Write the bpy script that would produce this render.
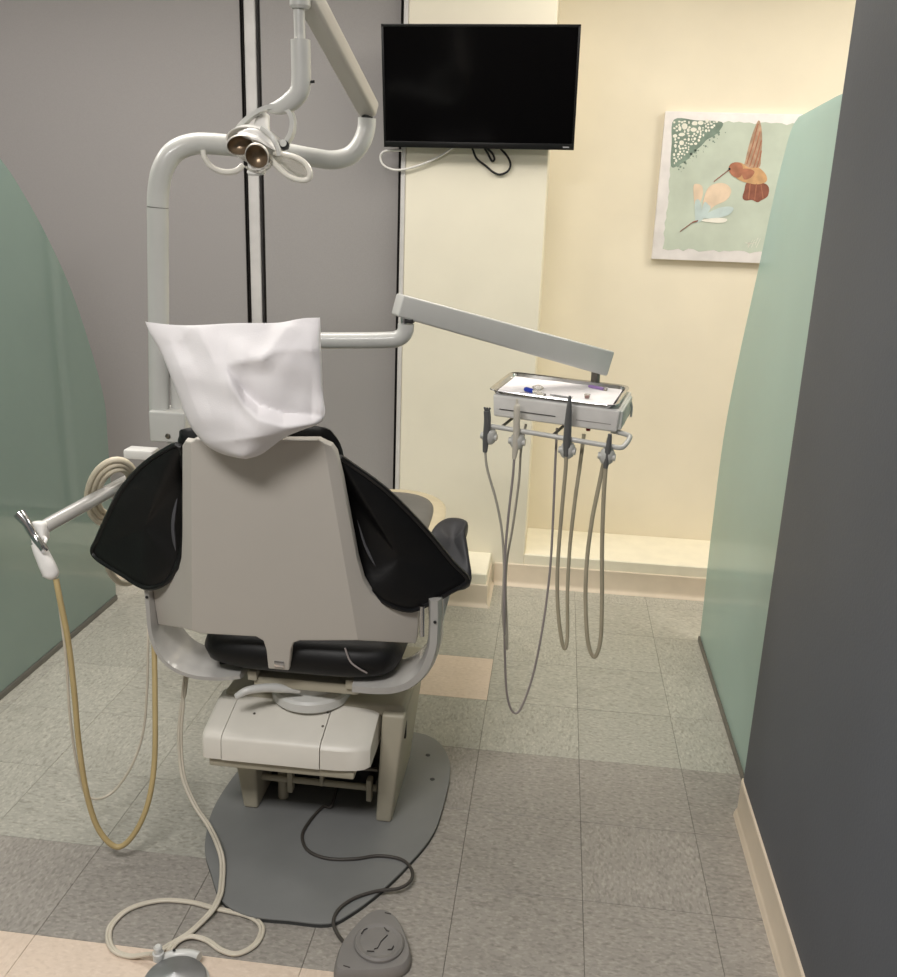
import bpy, bmesh, math, random
from mathutils import Vector, Matrix
random.seed(7)
for o in list(bpy.data.objects): bpy.data.objects.remove(o)
SC = bpy.context.scene
COL = SC.collection
V = Vector
# ------------------------------------------------------------------ camera
F_PX, CX, CY, CAMH = 928.0, 448.5, 488.5, 1.58
M = ((0.99224138, 0.06673742, -0.10489594),
     (0.11955426, -0.28067031, 0.95232923),
     (0.03411482, -0.95748122, -0.28647143))     # world axes <- (right, down, forward)
cam = bpy.data.cameras.new('camera')
cam.sensor_fit = 'HORIZONTAL'; cam.sensor_width = 36; cam.lens = F_PX / 897 * 36
cam.clip_start = 0.05
co = bpy.data.objects.new('camera', cam); COL.objects.link(co)
co.matrix_world = Matrix(((M[0][0], -M[0][1], -M[0][2], 0), (M[1][0], -M[1][1], -M[1][2], 0),
                          (M[2][0], -M[2][1], -M[2][2], CAMH), (0, 0, 0, 1)))
SC.camera = co
# ------------------------------------------------------------------ world, lights, exposure
SC.view_settings.view_transform = 'Standard'; SC.view_settings.look = 'None'
SC.view_settings.gamma = 1; SC.view_settings.exposure = 0.0
SC.view_settings.use_curve_mapping = False
try: SC.cycles.use_denoising = True
except Exception: pass
SC.cycles.max_bounces = 8; SC.cycles.diffuse_bounces = 5; SC.cycles.sample_clamp_indirect = 6
wd = bpy.data.worlds.new('world'); SC.world = wd; wd.use_nodes = True
wd.node_tree.nodes['Background'].inputs[0].default_value = (1.0, 0.93, 0.86, 1)
wd.node_tree.nodes['Background'].inputs[1].default_value = 0.05
CEIL = 2.75
# ceiling troffers: (x, y, sx, sy, watts, rgb)
TROFFERS = [(-1.35, 2.60, 1.15, 0.56, 25, (1.0, 0.96, 0.92)),
            (0.20, 3.00, 0.56, 1.10, 12, (1.0, 0.95, 0.87)),
            (-0.75, 0.10, 1.15, 0.56, 64, (1.0, 0.97, 0.95)),
            (1.45, 3.00, 0.56, 1.15, 24, (1.0, 0.96, 0.90)),
            (-2.6, 2.60, 0.56, 1.15, 12, (1.0, 0.96, 0.93))]
for i, (x, y, sx, sy, w, c) in enumerate(TROFFERS):
    L = bpy.data.lights.new('troffer_light', 'AREA'); L.shape = 'RECTANGLE'; L.size = sx - .04; L.size_y = sy - .04
    L.energy = w; L.color = c
    lo = bpy.data.objects.new('troffer_light', L); COL.objects.link(lo); lo.location = (x, y, CEIL - .035)

# ------------------------------------------------------------------ helpers
def ray(px, py):
    a, b = (px - CX) / F_PX, (py - CY) / F_PX
    return V((M[0][0]*a + M[0][1]*b + M[0][2], M[1][0]*a + M[1][1]*b + M[1][2], M[2][0]*a + M[2][1]*b + M[2][2]))
CAM = V((0, 0, CAMH))
def P(px, py, Y=None, Z=None, X=None):
    r = ray(px, py)
    if Y is not None: t = Y / r.y
    elif Z is not None: t = (Z - CAMH) / r.z
    else: t = X / r.x
    return CAM + r * t
def PL(px, py, p0, n):
    r = ray(px, py); return CAM + r * ((p0 - CAM).dot(n) / r.dot(n))
def lin(c):
    return tuple(((v/255)/12.92 if v/255 <= .04045 else ((v/255+.055)/1.055)**2.4) for v in c)
MATS = {}
def mat(name, rgb, rough=.5, metal=0, var=.06, scale=14, bump=0, bscale=120, coat=0, trans=0, alpha=1, ior=1.45, emit=0, spec=.5, rgb2=None, stretch=None, sub=0, transl=0):
    m = bpy.data.materials.new(name); m.use_nodes = True; nt = m.node_tree; b = nt.nodes['Principled BSDF']
    c = lin(rgb)
    tc = nt.nodes.new('ShaderNodeTexCoord'); mp = nt.nodes.new('ShaderNodeMapping')
    nt.links.new(tc.outputs['Object'], mp.inputs[0])
    if stretch: mp.inputs['Scale'].default_value = stretch
    nz = nt.nodes.new('ShaderNodeTexNoise'); nz.inputs['Scale'].default_value = scale; nz.inputs['Detail'].default_value = 5
    nt.links.new(mp.outputs[0], nz.inputs['Vector'])
    rp = nt.nodes.new('ShaderNodeValToRGB')
    c2 = lin(rgb2) if rgb2 else None
    rp.color_ramp.elements[0].position = .35; rp.color_ramp.elements[1].position = .65
    rp.color_ramp.elements[0].color = tuple(v*(1-var) for v in c) + (1,)
    rp.color_ramp.elements[1].color = (c2 if c2 else tuple(min(1, v*(1+var)) for v in c)) + (1,)
    nt.links.new(nz.outputs['Fac'], rp.inputs[0]); nt.links.new(rp.outputs[0], b.inputs['Base Color'])
    b.inputs['Roughness'].default_value = rough; b.inputs['Metallic'].default_value = metal
    b.inputs['Specular IOR Level'].default_value = spec; b.inputs['IOR'].default_value = ior
    b.inputs['Coat Weight'].default_value = coat; b.inputs['Coat Roughness'].default_value = .06
    b.inputs['Transmission Weight'].default_value = trans; b.inputs['Alpha'].default_value = alpha
    if bump:
        n2 = nt.nodes.new('ShaderNodeTexNoise'); n2.inputs['Scale'].default_value = bscale; n2.inputs['Detail'].default_value = 4
        nt.links.new(mp.outputs[0], n2.inputs['Vector'])
        bp = nt.nodes.new('ShaderNodeBump'); bp.inputs['Strength'].default_value = bump; bp.inputs['Distance'].default_value = .002
        nt.links.new(n2.outputs['Fac'], bp.inputs['Height']); nt.links.new(bp.outputs[0], b.inputs['Normal'])
    if emit:
        b.inputs['Emission Color'].default_value = c + (1,); b.inputs['Emission Strength'].default_value = emit
    if transl:
        tr = nt.nodes.new('ShaderNodeBsdfTranslucent'); nt.links.new(rp.outputs[0], tr.inputs[0])
        mx = nt.nodes.new('ShaderNodeMixShader'); mx.inputs[0].default_value = transl
        out = nt.nodes['Material Output']
        nt.links.new(b.outputs[0], mx.inputs[1]); nt.links.new(tr.outputs[0], mx.inputs[2]); nt.links.new(mx.outputs[0], out.inputs[0])
    MATS[name] = m; return m
def tile_mat(name, rgb, dark, light):
    """mottled vinyl tile: short streaks of lighter and darker chip"""
    m = mat(name, rgb, rough=.42, var=.03, scale=9, spec=.4); nt = m.node_tree; b = nt.nodes['Principled BSDF']
    base = b.inputs['Base Color'].links[0].from_socket
    oi = nt.nodes.new('ShaderNodeObjectInfo'); tc = nt.nodes['Texture Coordinate']
    rot = nt.nodes.new('ShaderNodeVectorRotate'); rot.rotation_type = 'Z_AXIS'
    ml = nt.nodes.new('ShaderNodeMath'); ml.operation = 'MULTIPLY'; ml.inputs[1].default_value = 40
    rd = nt.nodes.new('ShaderNodeMath'); rd.operation = 'ROUND'; ml2 = nt.nodes.new('ShaderNodeMath'); ml2.operation = 'MULTIPLY'; ml2.inputs[1].default_value = math.pi/2
    nt.links.new(oi.outputs['Random'], ml.inputs[0]); nt.links.new(ml.outputs[0], rd.inputs[0]); nt.links.new(rd.outputs[0], ml2.inputs[0])
    nt.links.new(tc.outputs['Object'], rot.inputs['Vector']); nt.links.new(ml2.outputs[0], rot.inputs['Angle'])
    ad = nt.nodes.new('ShaderNodeVectorMath'); ad.operation = 'ADD'; nt.links.new(rot.outputs[0], ad.inputs[0]); nt.links.new(ml.outputs[0], ad.inputs[1])
    prev = base
    for sc, (sx, sy), col, lo, hi in ((1, (60, 110), dark, .56, .72), (1, (75, 130), light, .58, .74), (1, (9, 14), dark, .62, .8)):
        mp = nt.nodes.new('ShaderNodeMapping'); mp.inputs['Scale'].default_value = (sx, sy, 1); mp.inputs['Location'].default_value = (lo*37, hi*53, sx)
        nt.links.new(ad.outputs[0], mp.inputs[0])
        n = nt.nodes.new('ShaderNodeTexNoise'); n.inputs['Scale'].default_value = sc; n.inputs['Detail'].default_value = 3
        nt.links.new(mp.outputs[0], n.inputs['Vector'])
        mr = nt.nodes.new('ShaderNodeMapRange'); mr.inputs[1].default_value = lo-.08; mr.inputs[2].default_value = hi; mr.inputs[4].default_value = .75 if sx > 20 else .3
        nt.links.new(n.outputs['Fac'], mr.inputs[0])
        mx = nt.nodes.new('ShaderNodeMix'); mx.data_type = 'RGBA'
        nt.links.new(mr.outputs[0], mx.inputs[0]); nt.links.new(prev, mx.inputs[6]); mx.inputs[7].default_value = lin(col) + (1,)
        prev = mx.outputs[2]
    hs = nt.nodes.new('ShaderNodeHueSaturation')
    mr = nt.nodes.new('ShaderNodeMapRange'); mr.inputs[3].default_value = .95; mr.inputs[4].default_value = 1.05
    nt.links.new(oi.outputs['Random'], mr.inputs[0]); nt.links.new(mr.outputs[0], hs.inputs['Value']); nt.links.new(prev, hs.inputs['Color'])
    nt.links.new(hs.outputs[0], b.inputs['Base Color'])
    return m

class MB:
    def __init__(s): s.v = []; s.f = []
    def add(s, vs, fs):
        n = len(s.v); s.v += [V(p) for p in vs]; s.f += [tuple(i+n for i in f) for f in fs]; return s
    def bm(s, bm):
        bm.verts.ensure_lookup_table(); bm.verts.index_update()
        s.add([v.co.copy() for v in bm.verts], [[v.index for v in f.verts] for f in bm.faces]); bm.free(); return s
    def box(s, lo, hi, bev=0, seg=2, mtx=None):
        bm = bmesh.new(); bmesh.ops.create_cube(bm, size=1)
        for v in bm.verts: v.co = V([(lo[i]+hi[i])/2 + v.co[i]*(hi[i]-lo[i]) for i in range(3)])
        if bev: bmesh.ops.bevel(bm, geom=bm.edges[:], offset=bev, segments=seg, profile=.5, affect='EDGES')
        if mtx: bmesh.ops.transform(bm, matrix=mtx, verts=bm.verts)
        return s.bm(bm)
    def prism(s, pts, ext, bev=0, seg=2):
        """closed 3D outline swept along a vector"""
        bm = bmesh.new(); ext = V(ext)
        a = [bm.verts.new(V(p)) for p in pts]; b = [bm.verts.new(V(p)+ext) for p in pts]; n = len(pts)
        bm.faces.new(a); bm.faces.new(b[::-1])
        for i in range(n): bm.faces.new((a[i], b[i], b[(i+1) % n], a[(i+1) % n]))
        bmesh.ops.recalc_face_normals(bm, faces=bm.faces[:])
        if bev:
            bm.edges.ensure_lookup_table()
            es = [e for e in bm.edges if len(e.link_faces) == 2 and any(len(f.verts) == n for f in e.link_faces)] if n > 4 else bm.edges[:]
            bmesh.ops.bevel(bm, geom=es, offset=bev, segments=seg, profile=.5, affect='EDGES', clamp_overlap=True)
        return s.bm(bm)
    def tube(s, pts, r, seg=12, caps=True, closed=False, sub=0):
        pts = [V(p) for p in pts]
        if sub:
            rr = r if isinstance(r, (list, tuple)) else [r]*len(pts)
            pts, r = cr(pts, sub, closed, rr)
        n = len(pts); R = r if isinstance(r, (list, tuple)) else [r]*n
        T = []
        for i in range(n):
            a = pts[i-1] if (i or closed) else pts[i]; b = pts[(i+1) % n] if (i < n-1 or closed) else pts[i]
            t = (b-a); T.append(t.normalized() if t.length > 1e-9 else V((0, 0, 1)))
        u = T[0].orthogonal().normalized(); vs = []; fs = []
        for i in range(n):
            u = (u - T[i]*u.dot(T[i])); u = u.normalized() if u.length > 1e-6 else T[i].orthogonal().normalized()
            w = T[i].cross(u)
            for k in range(seg):
                a = 2*math.pi*k/seg; vs.append(pts[i] + (u*math.cos(a) + w*math.sin(a))*R[i])
        for i in range(n if closed else n-1):
            for k in range(seg):
                j = (i+1) % n; fs.append((i*seg+k, i*seg+(k+1) % seg, j*seg+(k+1) % seg, j*seg+k))
        if caps and not closed: fs += [tuple(range(seg))[::-1], tuple((n-1)*seg+k for k in range(seg))]
        return s.add(vs, fs)
    def lathe(s, prof, org, axis=(0, 0, 1), seg=24, sx=1, sy=1, up=None, caps=True):
        """profile of (radius, height) about an axis"""
        ax = V(axis).normalized(); u = (V(up) - ax*V(up).dot(ax)).normalized() if up else ax.orthogonal().normalized(); w = ax.cross(u); org = V(org)
        vs = []; fs = []; n = len(prof)
        for (r, h) in prof:
            for k in range(seg):
                a = 2*math.pi*k/seg; vs.append(org + ax*h + u*math.cos(a)*r*sx + w*math.sin(a)*r*sy)
        for i in range(n-1):
            for k in range(seg): fs.append((i*seg+k, i*seg+(k+1) % seg, (i+1)*seg+(k+1) % seg, (i+1)*seg+k))
        if caps and prof[0][0] > 1e-6: fs.append(tuple(range(seg))[::-1])
        if caps and prof[-1][0] > 1e-6: fs.append(tuple((n-1)*seg+k for k in range(seg)))
        return s.add(vs, fs)
    def strip(s, pts, wid, thick_dir, th):
        """flat band: centre line pts, width vectors wid (list or one), thickness along per-point normals th"""
        n = len(pts); vs = []; fs = []
        for i in range(n):
            w = V(wid[i] if isinstance(wid, list) else wid)/2; t = V(thick_dir[i])*th/2; p = V(pts[i])
            vs += [p-w-t, p+w-t, p+w+t, p-w+t]
        for i in range(n-1):
            for k in range(4): fs.append((i*4+k, i*4+(k+1) % 4, i*4+4+(k+1) % 4, i*4+4+k))
        fs += [(3, 2, 1, 0), tuple((n-1)*4+k for k in range(4))]
        return s.add(vs, fs)
    def pillow(s, pts, n, tf, tb, rings=7, pw=2.6, centre=None, relax=0):
        """padded cushion over a closed outline: domed tf along n and tb against it"""
        pts = [V(p) for p in pts]; n = V(n).normalized(); m = len(pts); c = V(centre) if centre else sum(pts, V())/m
        vs = []; fs = []; base = len(pts)
        def ring(sc, off): vs.extend([c + (p-c)*sc + n*off for p in pts])
        ks = [1 - (i/(rings))**1.6 for i in range(1, rings)]
        ring(1, 0)
        for k in ks: ring(k, tf*(1-k**pw)**(1/2.2))
        top = len(vs); vs.append(c+n*tf)
        for i in range(rings-1):
            for k in range(m): fs.append((i*m+k, i*m+(k+1) % m, (i+1)*m+(k+1) % m, (i+1)*m+k))
        for k in range(m): fs.append(((rings-1)*m+k, (rings-1)*m+(k+1) % m, top))
        b0 = len(vs)
        for k in ks: ring(k, -tb*(1-k**pw)**(1/2.2))
        bot = len(vs); vs.append(c-n*tb)
        for k in range(m): fs.append((k, b0+k, b0+(k+1) % m, (k+1) % m))
        for i in range(rings-2):
            for k in range(m): fs.append((b0+i*m+k, b0+(i+1)*m+k, b0+(i+1)*m+(k+1) % m, b0+i*m+(k+1) % m))
        for k in range(m): fs.append((b0+(rings-2)*m+k, bot, b0+(rings-2)*m+(k+1) % m))
        if relax:
            bm = bmesh.new(); bv_ = [bm.verts.new(v) for v in vs]
            for f in fs: bm.faces.new([bv_[i] for i in f])
            for _ in range(relax): bmesh.ops.smooth_vert(bm, verts=bv_[m:], factor=.5, use_axis_x=True, use_axis_y=True, use_axis_z=True)
            vs = [v.co.copy() for v in bv_]; bm.free()
        return s.add(vs, fs)
def cr(pts, n, closed=False, extra=None):
    """Catmull-Rom through pts; extra: a value per point carried along"""
    pts = [V(p) for p in pts]; m = len(pts); out = []; ex = []
    for i in range(m if closed else m-1):
        g = lambda k: pts[k % m] if closed else pts[max(0, min(m-1, k))]
        p0, p1, p2, p3 = g(i-1), g(i), g(i+1), g(i+2)
        for j in range(n):
            t = j/n; t2 = t*t; t3 = t2*t
            out.append(.5*((2*p1) + (p2-p0)*t + (2*p0-5*p1+4*p2-p3)*t2 + (3*p1-p0-3*p2+p3)*t3))
            if extra: ex.append(extra[i]*(1-t) + extra[(i+1) % m]*t)
    if not closed:
        out.append(pts[-1])
        if extra: ex.append(extra[-1])
    return (out, ex) if extra else out
LOC = {}
def tag(o, label=None, cat=None, group=None, kind=None):
    if label: o['label'] = label
    if cat: o['category'] = cat
    if group: o['group'] = group
    if kind: o['kind'] = kind
    return o
def thing(name, label, cat, loc=(0, 0, 0), group=None):
    o = bpy.data.objects.new(name, None); COL.objects.link(o); o.location = loc; LOC[o] = V(loc); o.empty_display_size = .05
    return tag(o, label, cat, group)
def obj(name, mb, m, parent=None, smooth=35, label=None, fix=True):
    me = bpy.data.meshes.new(name)
    if parent is not None: off = LOC[parent]
    else:
        xs = [p.x for p in mb.v]; ys = [p.y for p in mb.v]; zs = [p.z for p in mb.v]
        off = V(((min(xs)+max(xs))/2, (min(ys)+max(ys))/2, min(zs)))
    me.from_pydata([p-off for p in mb.v], [], mb.f)
    if fix:
        bm = bmesh.new(); bm.from_mesh(me); bmesh.ops.recalc_face_normals(bm, faces=bm.faces[:]); bm.to_mesh(me); bm.free()
    me.materials.append(MATS[m] if isinstance(m, str) else m)
    if smooth:
        me.shade_smooth()
        try: me.set_sharp_from_angle(angle=math.radians(smooth))
        except Exception: pass
    o = bpy.data.objects.new(name, me); COL.objects.link(o)
    if parent is not None: o.parent = parent; LOC[o] = off
    else: o.location = off; LOC[o] = off
    if label: o['label'] = label
    return o
def struct(name, mb, m, parent=None, smooth=0, label=None):
    o = obj(name, mb, m, parent, smooth)
    if parent is None: o['kind'] = 'structure'
    if label: o['label'] = label
    return o
def box(lo, hi, bev=0, seg=2): return MB().box(lo, hi, bev, seg)
def tube(pts, r, seg=12, sub=0, closed=False): return MB().tube(pts, r, seg, True, closed, sub)
def disc(p, n, r, h, seg=16): return MB().lathe([(0, 0), (r*.85, 0), (r, h*.2), (r, h*.8), (r*.85, h), (0, h)], p, n, seg)

# ------------------------------------------------------------------ materials
tile_mat('tile_grey', (172, 170, 160), (138, 136, 126), (200, 198, 186))
tile_mat('tile_taupe', (154, 149, 142), (122, 117, 110), (180, 174, 165))
tile_mat('tile_pink', (218, 200, 182), (206, 187, 169), (228, 211, 195))
mat('subfloor', (96, 93, 86), .8)
mat('cream_wall', (238, 229, 208), .75, var=.02, scale=4, bump=.15, bscale=250)
mat('column_wall', (232, 226, 208), .75, var=.02, scale=4, bump=.15, bscale=250)
mat('ledge_white', (240, 234, 214), .5, var=.03)
mat('baseboard_vinyl', (222, 208, 188), .38, var=.03)
mat('charcoal_wall', (83, 87, 94), .55, var=.04, scale=3, bump=.2, bscale=160)
mat('ceiling_tile', (232, 228, 218), .9, var=.04, scale=60)
mat('wall_grey', (150, 145, 140), .8)
mat('shade_fabric', (152, 149, 148), .8, var=.03, scale=300, bump=.1, bscale=700)
mat('window_dark', (14, 14, 16), .1, spec=.5)
mat('frame_white', (200, 198, 196), .4)
mat('chain_dark', (34, 30, 28), .4)
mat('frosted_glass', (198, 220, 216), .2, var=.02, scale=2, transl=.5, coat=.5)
mat('frosted_glass_shaded', (142, 162, 154), .22, var=.03, scale=2, transl=.25, coat=1.0)  # same glass as the right pane, with its shade mixed into the colour
mat('alu_grey', (120, 118, 112), .4, .6)
mat('tv_black', (9, 9, 10), .35)
mat('tv_screen', (2, 2, 3), .12, spec=.15)
mat('tv_mark', (150, 150, 155), .4)
mat('rubber_black', (16, 16, 17), .5)
mat('cable_white', (228, 226, 222), .4)
mat('canvas_white', (240, 236, 236), .7, bump=.2, bscale=500)
mat('paint_green', (196, 206, 192), .85, var=.08, scale=7)
mat('paint_teal', (130, 148, 136), .85, var=.2, scale=16)
mat('paint_white', (240, 238, 228), .8)
mat('paint_rust', (174, 118, 94), .85, var=.18, scale=30)
mat('paint_rust_dark', (142, 90, 74), .85, var=.15, scale=40)
mat('paint_wing', (186, 156, 132), .85, var=.2, scale=40)
mat('paint_amber', (208, 166, 122), .85, var=.15, scale=25)
mat('paint_peach', (228, 206, 182), .85, var=.08, scale=20)
mat('paint_blue', (196, 212, 212), .85, var=.08, scale=20)
mat('unit_grey', (202, 202, 198), .32, var=.02, coat=.25)
mat('shell_grey', (190, 185, 177), .42, var=.02, scale=3)
mat('hood_white', (222, 218, 208), .38, var=.02)
mat('cast_beige', (176, 170, 152), .45, var=.03)
mat('plate_grey', (122, 123, 122), .5, var=.05, scale=6, bump=.1, bscale=200)
mat('plate_edge', (62, 64, 64), .6)
mat('vinyl_black', (14, 14, 15), .5, var=.15, scale=20, bump=.25, bscale=90, spec=.4)
mat('vinyl_piping', (20, 20, 21), .35)
mat('leather_grey', (50, 50, 53), .5, var=.15, scale=18, bump=.4, bscale=60)
mat('toe_grey', (96, 94, 92), .5)
mat('toe_beige', (196, 184, 156), .5)
mat('dark_metal', (46, 46, 46), .45, .4)
mat('steel', (200, 200, 202), .18, 1)
mat('steel_brushed', (176, 178, 180), .42, .9, var=.3, scale=6)
mat('screw_steel', (120, 116, 108), .35, .9)
mat('paper_white', (240, 237, 238), .85, var=.015, bump=.25, bscale=420, transl=.08)
mat('plastic_white', (236, 234, 230), .3, coat=.2)
mat('tray_paper', (240, 236, 238), .85)
mat('handpiece_dark', (112, 113, 113), .32, .25)
mat('handpiece_bone', (214, 208, 194), .35)
mat('hose_beige', (216, 206, 184), .4)
mat('hose_tan', (184, 164, 118), .4)
mat('hose_grey', (182, 176, 164), .4)
mat('hose_mauve', (158, 150, 148), .4)
mat('hose_olive', (178, 169, 146), .4)
mat('hose_light', (206, 198, 182), .4)
mat('cable_dark', (66, 62, 58), .5)
mat('pedal_grey', (128, 125, 122), .55, bump=.15, bscale=300)
mat('pedal_mark', (66, 62, 60), .6)
mat('bronze_mirror', (136, 118, 96), .28, .5, var=.35, scale=30)
mat('clear_plastic', (236, 234, 226), .12, trans=.85, ior=1.3)
mat('handle_plastic', (228, 224, 214), .3, coat=.4)
mat('blue_plastic', (34, 60, 168), .35)
mat('purple_plastic', (158, 130, 186), .35)
mat('red_paste', (140, 40, 46), .4)
mat('side_panel_pale', (212, 214, 208), .35)  # white plastic with a faint green reflection mixed into the colour
mat('yoke_grey', (172, 170, 166), .25, coat=.5)
mat('crescent_grey', (74, 74, 78), .7)
mat('lamp_diffuser', (255, 244, 228), .5, emit=2.0)

# ------------------------------------------------------------------ structure: floor
TL = 0.3048; TX0 = -0.1524; TY0 = 1.585
fl = struct('floor', box((-3.4, -1.6, -.06), (2.3, 4.4, -.003)), 'subfloor')
def tile_mesh(m):
    t = MB().box((-TL/2+0.0005, -TL/2+0.0005, -.003), (TL/2-0.0005, TL/2-0.0005, 0), .0006, 1)
    me = bpy.data.meshes.new('floor_tile'); me.from_pydata(t.v, [], t.f)
    bm = bmesh.new(); bm.from_mesh(me); bmesh.ops.recalc_face_normals(bm, faces=bm.faces[:]); bm.to_mesh(me); bm.free()
    me.materials.append(MATS[m]); return me
TM = {k: tile_mesh(k) for k in ('tile_grey', 'tile_taupe', 'tile_pink')}
for i in range(-8, 5):
    for j in range(-4, 8):
        x0, y0 = TX0 + i*TL, TY0 + j*TL
        k = 'tile_grey'
        if (i >= -1 and j <= 2) or (i < -1 and j <= 0): k = 'tile_taupe'
        if i <= -1 and j == -1: k = 'tile_pink'
        if i == -1 and j == 4: k = 'tile_pink'
        o = bpy.data.objects.new('floor_tile', TM[k]); COL.objects.link(o); o.parent = fl
        o.location = V((x0+TL/2, y0+TL/2, random.uniform(-.0003, .0001))) - LOC[fl]
# walls
struct('ceiling', box((-3.4, -1.6, CEIL), (2.3, 4.4, CEIL+.05)), 'ceiling_tile')
struct('wall_left', box((-3.5, -1.6, 0), (-3.4, 4.4, CEIL)), 'wall_grey')
struct('wall_front', box((-3.4, -1.7, 0), (2.3, -1.6, CEIL)), 'wall_grey')
struct('wall_far_right', box((2.3, -1.6, 0), (2.4, 4.4, CEIL)), 'cream_wall')
struct('wall_back', box((-.08, 4.2, 0), (2.3, 4.35, CEIL)), 'cream_wall')
struct('wall_column', box((-.640, 3.836, 0), (-.078, 4.35, CEIL), .004, 1), 'column_wall')
struct('wall_window_side', box((-3.4, 3.98, 0), (-.64, 4.1, CEIL)), 'wall_grey')
struct('wall_right', box((.590, -1.6, 0), (.71, 2.305, CEIL), .006, 2), 'charcoal_wall')
# low ledge in the alcove, plinth under the windows
struct('trim_1', box((-.078, 3.836, 0), (2.3, 4.2, .15), .004, 1), 'ledge_white')
struct('trim_2', box((-3.4, 3.577, 0), (-.222, 3.836, .145), .004, 1), 'ledge_white')
def cove(path, h=.1, flare=.019, th=.006):
    """vinyl cove base following a floor path; out is to the left of travel"""
    prof = [(0, h), (th*.7, h), (th, h-.003), (th, .024), (th+.002, .015), (th+.006, .008), (flare-.002, .004), (flare, 0), (0, 0)]
    mb = MB(); n = len(path); pts = [V((p[0], p[1], 0)) for p in path]; vs = []; fs = []; m = len(prof)
    for i in range(n):
        d0 = (pts[i]-pts[i-1]).normalized() if i else None; d1 = (pts[i+1]-pts[i]).normalized() if i < n-1 else None
        d0 = d0 or d1; d1 = d1 or d0
        n0 = V((-d0.y, d0.x, 0)); n1 = V((-d1.y, d1.x, 0)); b = (n0+n1).normalized(); b = b / max(.3, b.dot(n0))
        for (o, z) in prof: vs.append(pts[i] + b*o + V((0, 0, z)))
    for i in range(n-1):
        for k in range(m): fs.append((i*m+k, i*m+(k+1) % m, (i+1)*m+(k+1) % m, (i+1)*m+k))
    fs += [tuple(range(m)), tuple((n-1)*m+k for k in range(m))[::-1]]
    return mb.add(vs, fs)
struct('baseboard_right', cove([(.71, 2.306), (.600, 2.306), (.592, 2.302), (.589, 2.293), (.589, -1.6)][::-1], .112, .014), 'baseboard_vinyl', smooth=30)
struct('baseboard_alcove', cove([(2.3, 3.836), (-.205, 3.836)][::-1][::-1], .102), 'baseboard_vinyl', smooth=30)
struct('baseboard_plinth', cove([(-.222, 3.836), (-.222, 3.577), (-3.4, 3.577)][::-1][::-1], .098), 'baseboard_vinyl', smooth=30)
# windows behind roller shades
def window(name, x0, x1):
    w = MB(); y = 3.93
    w = box((x0, y, .145), (x0+.05, y+.05, CEIL), .003, 1)
    fr = struct(name, w, 'chain_dark')
    obj('frame', box((x1-.05, y, .145), (x1, y+.05, CEIL), .003, 1), 'chain_dark', fr, 0)
    obj('pane', box((x0+.05, y+.02, .145), (x1-.05, y+.03, CEIL)), 'window_dark', fr, 0)
window('window_1', -2.45, -1.31)
window('window_2', -1.258, -.64)
obj_m = struct('trim_3', box((-1.305, 3.895, .145), (-1.258, 3.98, CEIL), .003, 1), 'frame_white')
struct('trim_4', box((-.657, 3.832, .145), (-.639, 3.93, CEIL), .002, 1), 'frame_white')
def shade(x0, x1, label, chain_x=None):
    t = thing('roller_shade', label, 'shade', ((x0+x1)/2, 3.885, .2), 'grey roller shades on the back windows')
    vs = []; fs = []; n = 60
    for i in range(n+1):
        z = .2 + (CEIL-.06-.2)*i/n
        for (x, dy) in ((x0, 0), (x1, 0), (x1, .0015), (x0, .0015)):
            vs.append((x, 3.884 + .0025*math.sin(z*2.1+x0) + dy, z))
    for i in range(n):
        for k in range(4): fs.append((i*4+k, i*4+(k+1) % 4, i*4+4+(k+1) % 4, i*4+4+k))
    fs += [(3, 2, 1, 0), (n*4, n*4+1, n*4+2, n*4+3)]
    obj('fabric', MB().add(vs, fs), 'shade_fabric', t, 30)
    obj('hem_bar', box((x0, 3.877, .185), (x1, 3.892, .215), .004), 'frame_white', t)
    obj('roller', tube([(x0, 3.905, CEIL-.045), (x1, 3.905, CEIL-.045)], .025, 20), 'frame_white', t)
    if chain_x:
        mb = MB(); z = .75
        while z < CEIL-.05:
            for dx in (-.003, .005): mb.lathe([(0, -.0022), (.0022, 0), (0, .0022)], (chain_x+dx, 3.882, z), (0, 0, 1), 6)
            z += .006
        mb.tube([(chain_x-.003, 3.882, .75), (chain_x-.003, 3.882, CEIL-.05)], .0008, 5)
        mb.tube([(chain_x+.005, 3.882, .75), (chain_x+.005, 3.882, CEIL-.05)], .0008, 5)
        c = obj('bead_chain', mb, 'chain_dark', t, 0, 'dark beaded pull chain'); c['kind'] = 'stuff'
shade(-2.42, -1.318, 'wide grey roller shade left of the white window mullion', -1.3115)
shade(-1.234, -.676, 'narrow grey roller shade between the white mullion and the cream column', -.666)
# glass partitions
def partition(name, label, pts, x, th, m, floor_y):
    t = thing(name, label, 'partition', (x, (floor_y[0]+floor_y[1])/2, 0), 'green glass partitions')
    obj('pane', MB().prism([(x-th/2, y, z) for (y, z) in pts], (th, 0, 0), .002, 1), m, t, 25)
    obj('floor_channel', box((x-.013, floor_y[0], 0), (x+.013, floor_y[1], .022), .002, 1), 'alu_grey', t, 0)
rp = [(2.312, .012), (3.413, .012)] + [(p.y, p.z) for p in cr([(0, 3.425, .2), (0, 3.44, .41), (0, 3.43, .807), (0, 3.333, 1.116), (0, 3.189, 1.431), (0, 3.098, 1.646), (0, 3.015, 1.79), (0, 2.965, 1.845), (0, 2.9, 1.868)], 5)] + [(2.523, 1.879), (2.312, 1.879)]
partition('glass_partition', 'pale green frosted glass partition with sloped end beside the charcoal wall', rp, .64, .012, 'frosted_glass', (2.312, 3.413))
LX = -1.735
lpx = [(0, 160), (20, 190), (45, 235), (70, 290), (90, 350), (103, 400), (106.5, 440)]
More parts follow.
